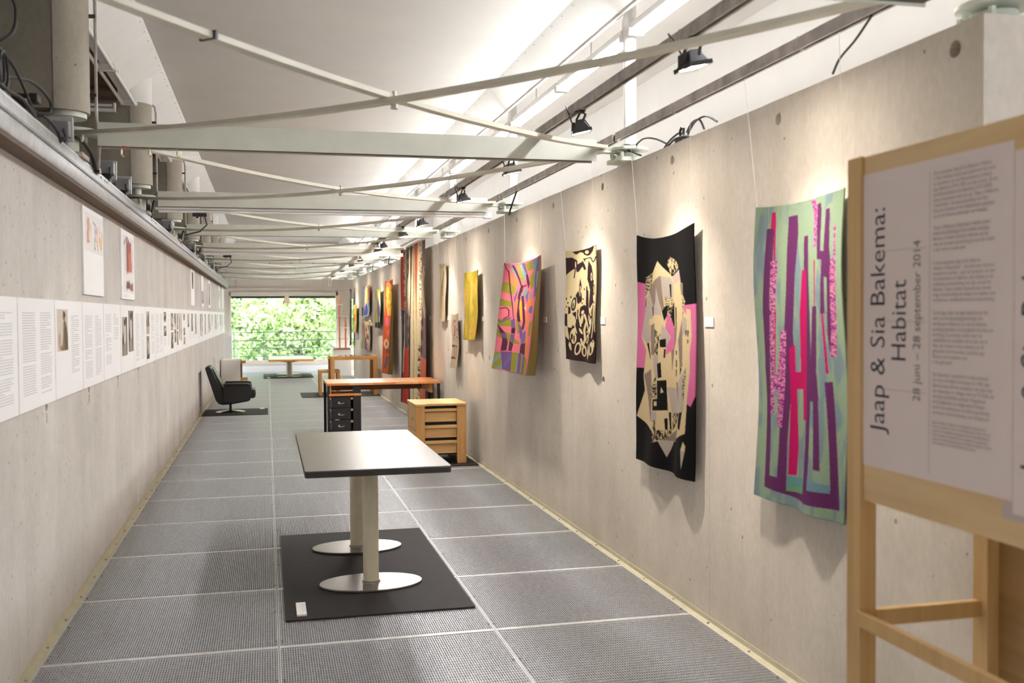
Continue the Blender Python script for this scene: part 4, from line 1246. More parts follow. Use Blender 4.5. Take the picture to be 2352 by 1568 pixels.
LG = (160, 182, 152)
BG = (136, 154, 162)
A1 = [('P', LG, [(845, 165), (887, 160), (885, 235), (868, 260), (858, 420), (846, 300)]), ('P', LG, [(778, 180), (806, 175), (800, 500), (790, 660), (775, 560)]),
      ('P', LG, [(895, 280), (942, 300), (950, 350), (930, 560), (915, 800), (900, 560)]), ('P', LG, [(978, 110), (1053, 24), (1060, 760), (1030, 700), (1030, 200)]),
      ('P', LG, [(668, 640), (690, 620), (705, 1300), (690, 1340), (678, 1000)]),
      ('P', PU, [(703, 205), (742, 200), (738, 360), (722, 500), (718, 850), (735, 1330), (712, 1368), (700, 1000), (690, 850), (687, 560)]),
      ('P', PU, [(710, 1365), (735, 1318), (800, 1340), (900, 1365), (1022, 1400), (1027, 1476), (900, 1445), (780, 1395)]),
      ('P', PU, [(806, 138), (843, 130), (845, 220), (830, 420), (826, 560), (822, 690), (832, 870), (812, 1000), (800, 1180), (797, 1385), (766, 1372), (765, 1335), (772, 1110), (775, 900), (790, 690), (797, 500), (800, 300)]),
      ('P', PU, [(872, 235), (894, 233), (897, 420), (905, 600), (912, 870), (940, 880), (948, 1000), (908, 1000), (908, 1395), (880, 1402), (885, 1060), (880, 870), (870, 500)]),
      ('P', PU, [(920, 570), (943, 570), (942, 640), (938, 880), (945, 980), (958, 1305), (933, 1298), (922, 1000), (884, 1000), (885, 865), (908, 870)]),
      ('P', PU, [(970, 916), (998, 914), (1010, 1180), (1027, 1475), (1000, 1440), (993, 1403), (985, 1200)]),
      ('P', PU, [(940, 85), (957, 78), (962, 115), (960, 310), (975, 312), (978, 200), (981, 112), (997, 110), (1000, 300), (1005, 360), (1002, 430), (1000, 690), (992, 790), (986, 700), (990, 440), (978, 432), (978, 605), (960, 605), (962, 480), (966, 352), (945, 350), (942, 200)]),
      ('P', (112, 160, 160), [(798, 1322), (880, 1335), (880, 1402), (797, 1386)]), ('P', (120, 168, 130), [(800, 1362), (880, 1374), (880, 1402), (797, 1386)]),
      ('P', (122, 156, 172), [(908, 1345), (990, 1365), (992, 1402), (908, 1386)]),
      ('P', MG, [(727, 125), (746, 118), (750, 150), (752, 354), (741, 354), (741, 205), (722, 200)]),
      ('P', MG, [(862, 398), (882, 396), (885, 500), (887, 1083), (870, 1083), (866, 945), (838, 945), (846, 1200), (838, 1322), (803, 1318), (812, 1000), (808, 760), (830, 745), (833, 868), (855, 868), (850, 600)]),
      ('P', MG, [(928, 352), (935, 352), (936, 570), (931, 570)]), ('P', MG, [(964, 605), (972, 605), (985, 878), (975, 878)]), ('P', MG, [(748, 585), (757, 583), (751, 870), (744, 870)]),
      ('S', PK, (150, 50, 140), [(728, 360), (762, 355), (752, 590), (747, 870), (762, 880), (778, 680), (798, 678), (792, 940), (780, 1112), (762, 1110), (764, 945), (746, 945), (746, 1050), (723, 1045), (718, 700)], .16, .30, 21),
      ('S', PK, (150, 50, 140), [(908, 60), (932, 58), (943, 110), (940, 290), (928, 293), (925, 130)], .16, .3, 31),
      ('S', PK, (150, 60, 140), [(1016, 195), (1025, 195), (1026, 350), (1025, 600), (1015, 803), (992, 805), (1000, 690), (1002, 430), (1005, 355), (1018, 350)], .16, .3, 41)]
hanging('blue green hanging with purple and magenta strokes, nearest the sign stand', [(4.165, 2.092), (3.455, 2.092), (3.448, 0.80), (4.145, 0.80)], [(648, 112), (1053, 24), (1050, 1538), (668, 1400)], base1, A1, 180, 470, 2.195, 2.19, 0.02, 0.012, 1)

# 2: black cloth with a pink and cream faceted figure
CR, LGY, DGY, BK, PN = (228, 204, 160), (192, 178, 168), (148, 130, 118), (20, 18, 19), (226, 118, 168)
STR = lambda p, s, fx=.05, fy=.14: ('S', (214, 194, 150), (44, 36, 32), p, fx, fy, s)
A2 = [('P', PN, [(40, 700), (222, 700), (215, 1000), (190, 1300), (220, 1480), (190, 1645), (40, 1642)]), ('P', PN, [(640, 942), (800, 940), (800, 1900), (735, 2100), (690, 2050)]),
      ('P', CR, [(385, 418), (440, 490), (500, 560), (530, 600), (612, 530), (630, 685), (655, 690), (655, 830), (680, 900), (660, 990), (690, 1060), (688, 985), (728, 1000), (737, 1300), (722, 1480), (725, 1700), (705, 2000), (690, 2410), (550, 2470), (550, 2500), (515, 2500), (435, 2680), (370, 2490), (305, 2505), (310, 2380), (120, 2190), (195, 1900), (182, 1730), (208, 1450), (165, 1300), (205, 1000), (215, 780), (225, 630), (320, 560)]),
      ('P', LGY, [(410, 590), (510, 610), (540, 690), (530, 850), (450, 930), (430, 760)]), ('P', LGY, [(250, 790), (330, 940), (300, 1080), (245, 1100), (270, 1340), (210, 1370), (165, 1290), (205, 1000)]),
      ('P', LGY, [(350, 680), (400, 900), (420, 1050), (330, 1030), (320, 930)]), ('P', LGY, [(420, 1150), (490, 1300), (450, 1400), (400, 1320)]),
      ('P', LGY, [(300, 1480), (375, 1500), (370, 1780), (320, 1700)]), ('P', LGY, [(450, 1870), (600, 1880), (580, 2170), (490, 2170)]), ('P', LGY, [(590, 1800), (690, 1650), (670, 2150), (600, 2170)]),
      ('P', LGY, [(645, 1060), (690, 1100), (690, 1250), (640, 1290)]), ('P', LGY, [(370, 2485), (515, 2500), (435, 2680)]), ('P', LGY, [(270, 2140), (355, 2150), (355, 2250), (265, 2260)]), ('P', (206, 180, 170), [(530, 600), (612, 530), (630, 660), (545, 690)]),
      ('P', DGY, [(345, 640), (415, 585), (430, 800), (445, 960), (420, 1000), (360, 720), (350, 880), (320, 960), (250, 760)]), ('P', DGY, [(265, 1165), (330, 1135), (330, 1300), (340, 1470), (300, 1500), (270, 1500)]),
      ('P', DGY, [(535, 1180), (568, 1180), (550, 1350), (530, 1430), (500, 1700), (495, 1440)]), ('P', DGY, [(620, 690), (655, 690), (655, 830), (635, 820)]), ('P', DGY, [(580, 1340), (640, 1100), (645, 1640), (605, 1640)]),
      ('P', DGY, [(185, 1720), (270, 1655), (290, 1960), (270, 2260), (230, 1980)]), ('P', DGY, [(460, 2420), (580, 2350), (550, 2500), (380, 2480)]), ('P', DGY, [(548, 1810), (580, 1815), (590, 2100), (575, 2000)]),
      STR([(225, 630), (320, 565), (300, 700), (240, 780), (205, 1030), (215, 780)], 3), STR([(480, 440), (510, 370), (575, 420), (612, 500), (520, 600)], 6, .12, .04), STR([(455, 830), (530, 860), (520, 1000), (500, 1090), (470, 980), (450, 910)], 9),
      STR([(330, 1200), (405, 1260), (380, 1350), (370, 1500), (330, 1470)], 12, .16, .03), STR([(280, 1870), (350, 1720), (358, 1990), (265, 2000)], 15), STR([(310, 2250), (355, 2245), (350, 2360), (485, 2365), (485, 2430), (305, 2505)], 18, .16, .03),
      STR([(495, 2170), (600, 2170), (590, 2260), (495, 2370)], 22, .14, .04), STR([(645, 1850), (690, 1640), (690, 1760), (665, 2030)], 25), STR([(640, 830), (680, 900), (650, 1080)], 28)]
A2 += [('P', BK, p) for p in ([(497, 685), (515, 690), (515, 840), (503, 840)], [(450, 940), (475, 940), (470, 1040), (440, 1110), (420, 1000)], [(553, 955), (566, 955), (563, 1180), (550, 1180)], [(500, 1060), (540, 870), (540, 1180), (528, 1170)], [(300, 940), (322, 960), (318, 1060), (305, 1050)],
        [(390, 1325), (450, 1310), (450, 1410), (395, 1410)], [(215, 1370), (240, 1360), (265, 1550), (255, 1540)], [(360, 1600), (400, 1580), (405, 1755), (370, 1765)], [(360, 1790), (445, 1785), (452, 2135), (300, 2135), (302, 2005), (360, 2000)], [(432, 1430), (447, 1430), (440, 1530), (425, 1530)],
        [(548, 1450), (562, 1450), (562, 1500), (548, 1500)], [(546, 1555), (560, 1555), (560, 1640), (546, 1640)], [(545, 1665), (559, 1665), (558, 1745), (545, 1745)], [(610, 1630), (637, 1665), (608, 1750)], [(605, 2170), (655, 2155), (625, 2370), (580, 2340)],
        [(420, 2230), (447, 2225), (447, 2360), (425, 2360)], [(458, 2155), (482, 2160), (482, 2360), (466, 2360)], [(679, 1225), (691, 1225), (689, 1285), (679, 1285)], [(699, 1230), (710, 1230), (708, 1300), (697, 1300)], [(699, 1330), (708, 1330), (706, 1380), (697, 1380)])]
A2 += [('P', PN, [(470, 1015), (510, 1100), (535, 1200), (530, 1420), (445, 1500), (455, 1390), (495, 1300), (445, 1190)]), ('P', CR, [(400, 1865), (420, 1925), (392, 1935)]), ('P', CR, [(325, 2030), (355, 2030), (355, 2080), (322, 2080)]),
       ('P', CR, [(675, 2505), (697, 2560), (693, 2620), (650, 2605)]), ('P', LGY, [(650, 2605), (693, 2620), (668, 2830)])]
hanging('black hanging with a pink, grey and cream faceted figure', [(5.625, 2.08), (4.816, 2.08), (4.83, 0.745), (5.67, 0.75)], [(137, 203), (775, 68), (770, 2982), (108, 2692)], BK, A2, 150, 420, 2.20, 2.185, 0.045, 0.012, 2, bulge=0.02, botw=0.012)

# 3: cream cloth with flowing dark shapes
CW3, DK = (232, 212, 168), (52, 32, 36)
A3 = [('P', DK, [(185, 130), (465, 65), (440, 130), (400, 172), (370, 180), (335, 165), (320, 138), (290, 130), (240, 160), (215, 158)]), ('E', CW3, 363, 133, 22, 22, 0),
      ('P', DK, [(80, 225), (180, 203), (245, 235), (248, 285), (310, 250), (322, 205), (345, 215), (340, 300), (352, 345), (330, 355), (315, 310), (270, 375), (235, 380), (222, 330), (170, 365), (80, 455)]),
      ('E', CW3, 221, 290, 9, 42, 0), ('E', CW3, 330, 250, 7, 40, -.3), ('P', DK, [(210, 325), (224, 330), (206, 462), (193, 450)]),
      ('L', DK, [(345, 215), (370, 210), (395, 205), (415, 210), (425, 240), (440, 262), (460, 250), (478, 205)], 14),
      ('P', DK, [(378, 240), (420, 310), (440, 420), (442, 600), (450, 760), (430, 790), (405, 830), (385, 800), (397, 600), (362, 470), (368, 330)]), ('E', CW3, 416, 440, 13, 50, 0), ('E', DK, 416, 440, 5, 28, 0),
      ('P', DK, [(290, 450), (306, 560), (302, 640), (308, 720), (290, 765), (250, 765), (236, 700), (218, 670), (262, 600), (275, 540)]), ('E', CW3, 268, 590, 8, 42, .15), ('E', CW3, 296, 590, 6, 45, -.1), ('E', CW3, 284, 640, 5, 40, 0),
      ('P', DK, [(350, 560), (372, 540), (382, 800), (395, 950), (370, 1000), (345, 800)]), ('E', CW3, 372, 560, 10, 50, 0), ('L', DK, [(445, 490), (432, 600), (440, 720), (462, 760)], 12), ('E', DK, 452, 600, 10, 70, 0), ('E', CW3, 452, 600, 4, 45, 0),
      ('E', DK, 117, 710, 8, 16, 0), ('E', DK, 164, 688, 7, 15, 0), ('E', DK, 136, 758, 7, 13, 0), ('E', DK, 123, 806, 7, 12, 0), ('E', DK, 331, 590, 5, 14, 0), ('E', DK, 318, 710, 6, 12, 0), ('E', DK, 308, 760, 6, 12, 0),
      ('E', DK, 200, 770, 30, 85, .15), ('E', CW3, 195, 770, 16, 55, .15), ('E', DK, 190, 785, 7, 32, .1), ('P', DK, [(140, 800), (160, 810), (165, 880), (140, 900)]),
      ('P', DK, [(80, 885), (132, 890), (134, 1048), (80, 1015)]),
      ('P', DK, [(180, 880), (235, 860), (300, 800), (330, 780), (350, 800), (400, 900), (440, 780), (470, 800), (470, 1150), (330, 1140), (250, 1160), (200, 1050), (215, 960)]),
      ('P', DK, [(134, 1050), (170, 1060), (190, 1020), (240, 1100), (330, 1130), (480, 1110), (480, 1500), (80, 1440), (80, 1130), (150, 1210)]),
      ('L', CW3, [(205, 925), (222, 980), (210, 1030), (240, 1120)], 16), ('L', CW3, [(255, 770), (240, 860), (240, 950)], 14), ('L', CW3, [(285, 760), (268, 900), (290, 1040)], 15), ('E', CW3, 312, 870, 14, 26, .3), ('E', CW3, 302, 960, 14, 60, .15),
      ('L', CW3, [(330, 900), (352, 980), (325, 1080), (330, 1200), (310, 1260)], 22), ('L', CW3, [(352, 980), (385, 1100), (360, 1110)], 20), ('E', CW3, 430, 850, 16, 70, .1), ('E', DK, 436, 860, 7, 40, .1), ('E', CW3, 398, 960, 14, 60, -.2), ('E', CW3, 425, 1010, 12, 70, .1), ('L', CW3, [(462, 800), (455, 1060), (440, 1180)], 10), ('E', CW3, 405, 1090, 18, 50, .2), ('E', CW3, 290, 1100, 12, 40, -.4),
      ('E', CW3, 190, 1130, 30, 70, .25), ('E', CW3, 205, 1190, 34, 62, .1), ('E', DK, 178, 1165, 12, 40, 0), ('E', DK, 206, 1190, 9, 44, 0),
      ('E', CW3, 255, 1310, 36, 78, .15), ('E', DK, 255, 1310, 20, 56, .15), ('E', CW3, 322, 1340, 27, 66, 0), ('E', DK, 320, 1345, 13, 44, 0), ('P', CW3, [(380, 1240), (395, 1300), (402, 1380), (385, 1450), (365, 1410), (358, 1360), (370, 1310)]), ('E', CW3, 432, 1310, 26, 82, .1), ('E', DK, 430, 1325, 11, 46, 0), ('L', CW3, [(455, 1210), (462, 1240), (458, 1290)], 12),
      ('L', CW3, [(290, 1195), (300, 1260), (320, 1290)], 18), ('E', CW3, 365, 1190, 22, 60, .2), ('E', DK, 358, 1200, 9, 34, .2), ('P', CW3, [(148, 1225), (168, 1250), (178, 1330), (160, 1325), (140, 1270)]), ('P', CW3, [(80, 1020), (134, 1050), (148, 1180), (80, 1125)])]
hanging('cream hanging with flowing dark brown drop shapes', [(7.119, 2.08), (6.419, 2.077), (6.434, 1.284), (7.13, 1.289)], [(107, 133), (480, 60), (470, 1490), (100, 1430)], CW3, A3, 110, 270, 2.205, 2.20, 0.012, 0.007, 3)

# 4: multicoloured felt patchwork, curled at its near edge
PK4, OL, PR, TE, OR, PM, LB = (240, 122, 138), (152, 148, 46), (120, 84, 142), (132, 160, 164), (242, 136, 82), (88, 38, 66), (112, 106, 164)
A4 = [('P', OL, [(175, 390), (250, 380), (330, 460), (290, 540), (160, 490)]), ('P', OL, [(150, 580), (275, 620), (280, 680), (140, 670)]), ('P', OL, [(120, 830), (265, 825), (275, 915), (110, 905)]), ('P', OL, [(100, 950), (150, 960), (290, 1010), (380, 1120), (300, 1110), (90, 1010)]),
      ('P', OR, [(240, 250), (330, 330), (300, 430), (255, 380)]), ('P', OR, [(310, 340), (370, 380), (330, 450), (300, 440)]), ('P', TE, [(245, 180), (300, 170), (370, 320), (350, 340)]), ('P', OL, [(330, 160), (370, 150), (430, 340), (390, 370)]), ('P', TE, [(365, 150), (400, 150), (445, 270), (430, 370)]), ('P', PR, [(390, 140), (430, 130), (460, 290), (445, 280)]),
      ('P', OL, [(430, 140), (500, 120), (510, 220), (460, 250)]), ('P', PK4, [(455, 250), (520, 230), (480, 330)]), ('P', OL, [(475, 330), (540, 240), (520, 450), (490, 480)]), ('P', TE, [(505, 120), (590, 90), (560, 270), (515, 220)]), ('P', LB, [(575, 90), (600, 80), (560, 560), (530, 590), (535, 330)]), ('P', TE, [(560, 270), (600, 250), (580, 430), (555, 470)]),
      ('P', PM, [(275, 165), (300, 165), (380, 340), (400, 420), (370, 520), (390, 440), (360, 360)]), ('P', PM, [(440, 280), (460, 290), (480, 400), (465, 470), (450, 400)]), ('L', PM, [(190, 165), (220, 230), (245, 250), (260, 500), (285, 700), (300, 810)], 14), ('L', (70, 34, 56), [(400, 430), (370, 540), (350, 680), (365, 850)], 30), ('L', PM, [(440, 420), (405, 440), (395, 500)], 16),
      ('P', PR, [(300, 570), (355, 450), (345, 520), (310, 640)]), ('P', OR, [(310, 640), (360, 580), (345, 760), (330, 800)]), ('P', TE, [(390, 560), (430, 460), (460, 470), (410, 610)]), ('P', LB, [(430, 560), (470, 470), (450, 640)]), ('P', (240, 190, 40), [(375, 610), (400, 610), (395, 850), (380, 840)]), ('L', PM, [(405, 560), (410, 700), (415, 860), (400, 940)], 22),
      ('P', TE, [(465, 580), (490, 500), (510, 590)]), ('P', OR, [(455, 590), (520, 590), (500, 690), (450, 720)]), ('P', LB, [(465, 750), (480, 680), (520, 680), (515, 770)]), ('P', (244, 190, 160), [(415, 700), (440, 640), (440, 740)]), ('P', OR, [(430, 760), (470, 800), (460, 990), (440, 980)]), ('P', OL, [(480, 870), (515, 840), (490, 1030), (465, 1010)]), ('P', PK4, [(470, 800), (515, 760), (500, 850), (480, 880)]),
      ('L', PM, [(145, 705), (215, 690), (240, 720), (240, 790), (190, 825)], 12), ('L', PR, [(125, 835), (170, 860), (215, 830), (260, 810)], 16), ('P', PM, [(118, 880), (165, 930), (205, 990), (230, 1100), (215, 1190), (160, 1195), (175, 1050), (150, 980)]), ('P', PR, [(150, 990), (205, 990), (225, 1060), (180, 1040)]),
      ('P', PR, [(265, 840), (320, 810), (330, 930), (275, 935)]), ('P', (52, 24, 44), [(275, 935), (330, 930), (325, 995), (275, 995)]), ('P', PR, [(270, 1000), (325, 1000), (310, 1110), (260, 1060)]), ('P', PM, [(255, 1070), (310, 1115), (290, 1200), (240, 1190)]), ('P', OL, [(330, 820), (370, 870), (380, 1000), (350, 990)]), ('P', PR, [(360, 860), (400, 950), (375, 1080)]), ('P', LB, [(385, 1000), (430, 960), (430, 1080), (380, 1130)]), ('P', PM, [(380, 1120), (430, 1100), (430, 1250), (370, 1220)]), ('P', OR, [(430, 1000), (470, 1020), (460, 1290), (430, 1240)]), ('P', PK4, [(320, 1120), (380, 1140), (370, 1220), (300, 1210)]), ('P', PM, [(375, 1140), (392, 1140), (385, 1220), (370, 1220)]),
      ('P', OL, [(60, 1210), (160, 1200), (175, 1400), (60, 1395)]), ('P', TE, [(70, 1310), (160, 1215), (165, 1260), (80, 1360)]), ('P', TE, [(110, 1395), (175, 1345), (180, 1400)]), ('P', PR, [(160, 1200), (300, 1205), (290, 1430), (180, 1400)]), ('P', LB, [(190, 1330), (285, 1230), (290, 1290), (200, 1390)]), ('P', OL, [(295, 1210), (350, 1215), (335, 1440), (290, 1425)]), ('P', TE, [(348, 1215), (362, 1217), (350, 1440), (335, 1440)]), ('P', PR, [(358, 1217), (388, 1220), (385, 1450), (350, 1442)]), ('P', OL, [(388, 1225), (410, 1235), (405, 1455), (385, 1450)]), ('P', PR, [(408, 1240), (432, 1260), (430, 1460), (404, 1455)]), ('P', OL, [(432, 1262), (462, 1290), (456, 1470), (430, 1462)])]
hanging('multicoloured pink, olive and purple patchwork hanging curled away from the wall', [(9.141, 2.095), (7.855, 2.092), (7.87, 1.125), (9.14, 1.12)], [(185, 162), (605, 80), (460, 1470), (70, 1390)], PK4, A4, 120, 270, 2.15, 2.035, 0.03, 0.008, 4, fold=0.065, botw=0.004)

# 5: mottled yellow cloth
def base5(X, Y, U, V):
    n = vnoise(X / 18, Y / 22, 5) * .6 + vnoise(X / 7, Y / 9, 6) * .4
    n2 = vnoise(X / 30 + 9, Y / 30, 7)
    a = np.array(s2l((176, 160, 52))); b = np.array(s2l((226, 184, 74))); c_ = np.array(s2l((232, 160, 64)))
    w = np.clip((n - .5) * 3 + .35 + .5 * np.exp(-((U - .6) ** 2 / .06 + (V - .55) ** 2 / .1)), 0, 1)[..., None]
    z = (np.clip((n2 - .62) * 4, 0, 1) * np.exp(-((U - .6) ** 2 / .05 + (V - .25) ** 2 / .05)))[..., None]
    o = a * (1 - w) + b * w
    return o * (1 - z) + c_ * z


SQ = [(0, 0), (100, 0), (100, 100), (0, 100)]
A5 = []
for k in range(26):
    x, y = random.uniform(4, 96), random.uniform(3, 97)
    if 30 < x < 70 and 30 < y < 80: x = (x - 30) * .6
    A5.append(('L', random.choice([(214, 84, 92), (226, 96, 60), (196, 90, 140)]), [(x, y), (x + random.uniform(3, 7), y - random.uniform(0, 2.5))], 1.3))
A5.append(('P', (236, 170, 70), [(55, 12), (72, 24), (66, 42), (58, 28)]))
hanging('mottled plain yellow hanging', [(11.067, 2.083), (10.31, 2.084), (10.345, 1.346), (11.09, 1.337)], SQ, base5, A5, 80, 160, 2.185, 2.18, 0.01, 0.008, 5)

# 6 and 7: two narrow cream cloths, one above the other
CR6 = (226, 206, 168)
A6 = [('L', (84, 56, 48), [(72, 12), (55, 25), (40, 40), (20, 98)], 4), ('L', (96, 64, 50), [(75, 12), (66, 30), (62, 60), (55, 95)], 5), ('L', (110, 72, 54), [(78, 14), (80, 40), (72, 80)], 3), ('L', (70, 46, 44), [(48, 30), (40, 70), (38, 96)], 4), ('L', (176, 120, 84), [(30, 40), (24, 60), (12, 92)], 3), ('P', (70, 46, 44), [(60, 26), (66, 28), (58, 58), (52, 56)]), ('P', (196, 176, 140), [(0, 0), (100, 0), (80, 8), (20, 8)])]
hanging('narrow cream hanging with dark vertical strokes, upper one of a pair', [(12.69, 2.262), (12.24, 2.25), (12.33, 1.53), (12.74, 1.528)], SQ, CR6, A6, 50, 130, 2.195, 2.195, 0.01, 0.008, 6)
A7 = [('P', (196, 108, 110), [(38, 11), (70, 10), (70, 14), (38, 15)]), ('P', (208, 120, 124), [(42, 22), (70, 21), (68, 40), (40, 41)])]
for k in range(40):
    x, y = random.uniform(8, 90), random.uniform(4, 60)
    A7.append(('L', random.choice([(150, 110, 96), (176, 130, 110), (198, 120, 120)]), [(x, y), (x + random.uniform(-12, 12), y + random.uniform(0, 5))], 1.6))
A7 += [('L', (168, 76, 66), [(15, 60), (45, 60), (45, 82), (12, 82), (15, 60)], 4), ('L', (176, 128, 112), [(62, 60), (85, 60), (82, 82), (60, 83), (62, 60)], 3), ('L', (150, 100, 84), [(60, 44), (64, 60), (70, 90)], 2)]
hanging('narrow pale cream hanging with red outlined boxes, lower one of a pair', [(11.87, 1.635), (11.455, 1.634), (11.49, 0.994), (11.92, 0.992)], SQ, (222, 204, 178), A7, 50, 110, 2.19, 2.18, 0.02, 0.010, 7)

# 8: the tall one hung from a white pole
A8 = [('P', (214, 76, 54), [(60, 125), (110, 118), (118, 660), (60, 640)]), ('P', (92, 80, 92), [(60, 640), (118, 665), (112, 700), (106, 960), (100, 1540), (60, 1540)]), ('S', (236, 220, 180), (90, 60, 56), [(107, 118), (124, 112), (127, 650), (114, 650)], .3, .16, 51),
      ('P', (134, 108, 112), [(135, 110), (166, 100), (166, 340), (152, 420), (152, 560), (176, 720), (172, 1010), (112, 1000), (118, 660), (127, 640)]), ('P', (96, 86, 92), [(118, 660), (146, 690), (152, 1000), (113, 1000)]),
      ('E', (92, 58, 60), 155, 185, 9, 28, 0), ('E', (92, 58, 60), 157, 268, 9, 32, 0), ('E', (88, 54, 58), 155, 350, 7, 22, 0), ('E', (92, 58, 60), 152, 712, 8, 32, 0), ('E', (92, 58, 60), 158, 822, 10, 34, 0), ('E', (92, 58, 60), 164, 930, 7, 36, 0), ('E', (60, 46, 60), 106, 690, 5, 26, 0), ('E', (60, 46, 60), 106, 770, 5, 30, 0), ('E', (60, 46, 60), 102, 910, 6, 44, 0),
      ('P', (206, 66, 46), [(112, 1000), (172, 1012), (167, 1540), (98, 1540), (106, 1100)]), ('L', (236, 220, 180), [(112, 930), (104, 1040), (101, 1240)], 4), ('P', (44, 34, 36), [(179, 98), (194, 92), (188, 420), (183, 700), (180, 1310), (190, 1540), (166, 1540), (168, 1012), (174, 700), (180, 400)]),
      ('L', (70, 50, 48), [(168, 380), (160, 470), (164, 600), (176, 690)], 4), ('L', (232, 212, 168), [(166, 330), (154, 430), (158, 590), (174, 690)], 6),
      ('P', (228, 98, 78), [(213, 75), (244, 65), (241, 300), (233, 620), (226, 620), (219, 300)]), ('P', (150, 120, 110), [(226, 620), (233, 620), (234, 780), (229, 700)]),
      ('P', (138, 112, 116), [(285, 55), (330, 45), (330, 1040), (278, 1012), (284, 700), (283, 300)]), ('E', (98, 62, 64), 290, 720, 9, 40, 0), ('E', (98, 62, 64), 288, 830, 9, 50, 0), ('E', (98, 62, 64), 286, 960, 7, 40, 0), ('L', (232, 212, 168), [(303, 260), (288, 380), (292, 540), (310, 680)], 5), ('L', (232, 212, 168), [(308, 300), (297, 400), (302, 520), (314, 640)], 4),
      ('P', (226, 124, 96), [(277, 1012), (330, 1045), (330, 1540), (272, 1540)]), ('S', (238, 222, 184), (150, 124, 92), [(264, 70), (286, 60), (286, 700), (266, 720)], .12, .12, 61), ('S', (226, 206, 160), (72, 54, 48), [(252, 900), (278, 900), (274, 1540), (228, 1540), (246, 1310)], .04, .10, 71),
      ('L', (96, 74, 60), [(205, 100), (207, 300), (205, 700), (212, 1000), (209, 1310), (216, 1540)], 3), ('L', (150, 124, 92), [(225, 640), (238, 1000), (230, 1280)], 2)]
t8 = hanging('very tall red, mauve and cream hanging reaching from the beams nearly to the floor', [(16.45, 2.68), (13.90, 2.66), (13.96, 0.22), (16.45, 0.20)], [(82, 125), (305, 45), (325, 1510), (90, 1530)], (226, 206, 164), A8, 100, 320, 2.14, 2.13, 0.0, 0.012, 8, wires=False)
MB().cyl((2.14, 13.75, 2.69), (2.14, 16.9, 2.69), 0.022, n=16).build('white_pole', WHITEP, t8)

# 9: long orange cloth curled at its near edge
A9 = [('P', (244, 170, 60), [(590, 240), (655, 220), (655, 700), (604, 690), (582, 540)]), ('P', (240, 130, 60), [(585, 170), (640, 160), (640, 240), (590, 250)]), ('P', (236, 110, 50), [(576, 400), (600, 410), (596, 450), (574, 440)]), ('E', (250, 206, 80), 626, 410, 30, 105, 0), ('E', (244, 166, 60), 626, 410, 17, 66, 0), ('L', (250, 226, 170), [(625, 180), (645, 220), (640, 280)], 9), ('L', (250, 220, 150), [(612, 600), (606, 640), (612, 680)], 8),
      ('P', (246, 190, 70), [(620, 560), (655, 540), (645, 700), (622, 680)]), ('E', (236, 110, 142), 598, 780, 22, 72, 0), ('E', (240, 120, 120), 606, 930, 10, 40, 0), ('E', (248, 226, 180), 583, 1075, 24, 62, 0), ('E', (226, 84, 40), 584, 1075, 13, 40, 0)]
A9 += [('E', (104, 104, 112), x, y, 12, 16, .6) for x, y in ((594, 1158), (600, 1180), (588, 1245), (592, 1270), (584, 1300), (572, 1335), (570, 1362), (582, 1330))]
A9 += [('P', (40, 26, 24), [(x, y), (x + 8, y + 4), (x + 3, y + 16)]) for x, y in ((606, 365), (616, 348), (628, 335), (612, 550), (622, 540), (634, 520))]
hanging('long orange hanging with yellow rings and a curled brown edge', [(18.73, 2.25), (17.64, 2.243), (17.66, 0.58), (18.75, 0.55)], [(578, 148), (668, 128), (605, 1440), (533, 1425)], (232, 96, 36), A9, 70, 200, 2.14, 2.06, 0.02, 0.008, 9, fold=0.075, botw=0.004)

# 10 to 13: the far ones
A10 = [('P', (196, 186, 96), [(0, 0), (100, 0), (95, 30), (60, 16), (30, 40), (0, 60)]), ('P', (74, 88, 140), [(35, 25), (55, 20), (75, 45), (85, 70), (70, 92), (45, 80), (30, 60)]), ('P', (236, 232, 214), [(62, 12), (80, 10), (88, 50), (74, 40)]), ('P', (60, 70, 110), [(40, 12), (48, 15), (40, 50), (32, 45)]), ('P', (196, 50, 70), [(26, 46), (38, 44), (40, 60), (28, 62)]), ('P', (190, 180, 80), [(0, 55), (22, 60), (25, 84), (0, 86)]), ('P', (170, 166, 84), [(66, 72), (90, 66), (90, 88), (66, 92)]), ('P', (28, 26, 28), [(20, 86), (100, 84), (100, 100), (15, 100)]), ('L', (230, 226, 214), [(45, 62), (42, 80), (46, 96)], 5)]
hanging('small olive, blue and black hanging left of the long orange one', [(20.50, 2.122), (19.50, 2.13), (19.62, 1.36), (20.62, 1.37)], SQ, (186, 176, 84), A10, 50, 100, 2.18, 2.175, 0.01, 0.010, 10)
A11 = [('P', (232, 190, 70), [(55, 0), (100, 0), (100, 14), (70, 10)]), ('P', (240, 182, 60), [(62, 8), (82, 12), (66, 60), (54, 58)]), ('P', (222, 108, 116), [(80, 12), (100, 10), (98, 50), (70, 50)]), ('P', (240, 160, 60), [(60, 44), (98, 48), (96, 58), (58, 54)]), ('P', (136, 176, 178), [(58, 54), (96, 56), (92, 94), (70, 92)]), ('P', (76, 88, 160), [(40, 72), (60, 56), (78, 92), (90, 98), (40, 98)]), ('P', (236, 150, 140), [(38, 54), (50, 50), (46, 78), (36, 78)]), ('P', (66, 78, 150), [(0, 68), (14, 68), (12, 96), (0, 96)]), ('P', (92, 80, 110), [(20, 70), (28, 70), (26, 96), (18, 96)]), ('P', (206, 196, 176), [(10, 0), (50, 2), (36, 12)])]
hanging('white, yellow and blue hanging above the triangle patterned one', [(23.39, 2.286), (21.60, 2.272), (21.72, 1.615), (23.46, 1.565)], SQ, (240, 234, 222), A11, 60, 90, 2.185, 2.18, 0.03, 0.010, 11)
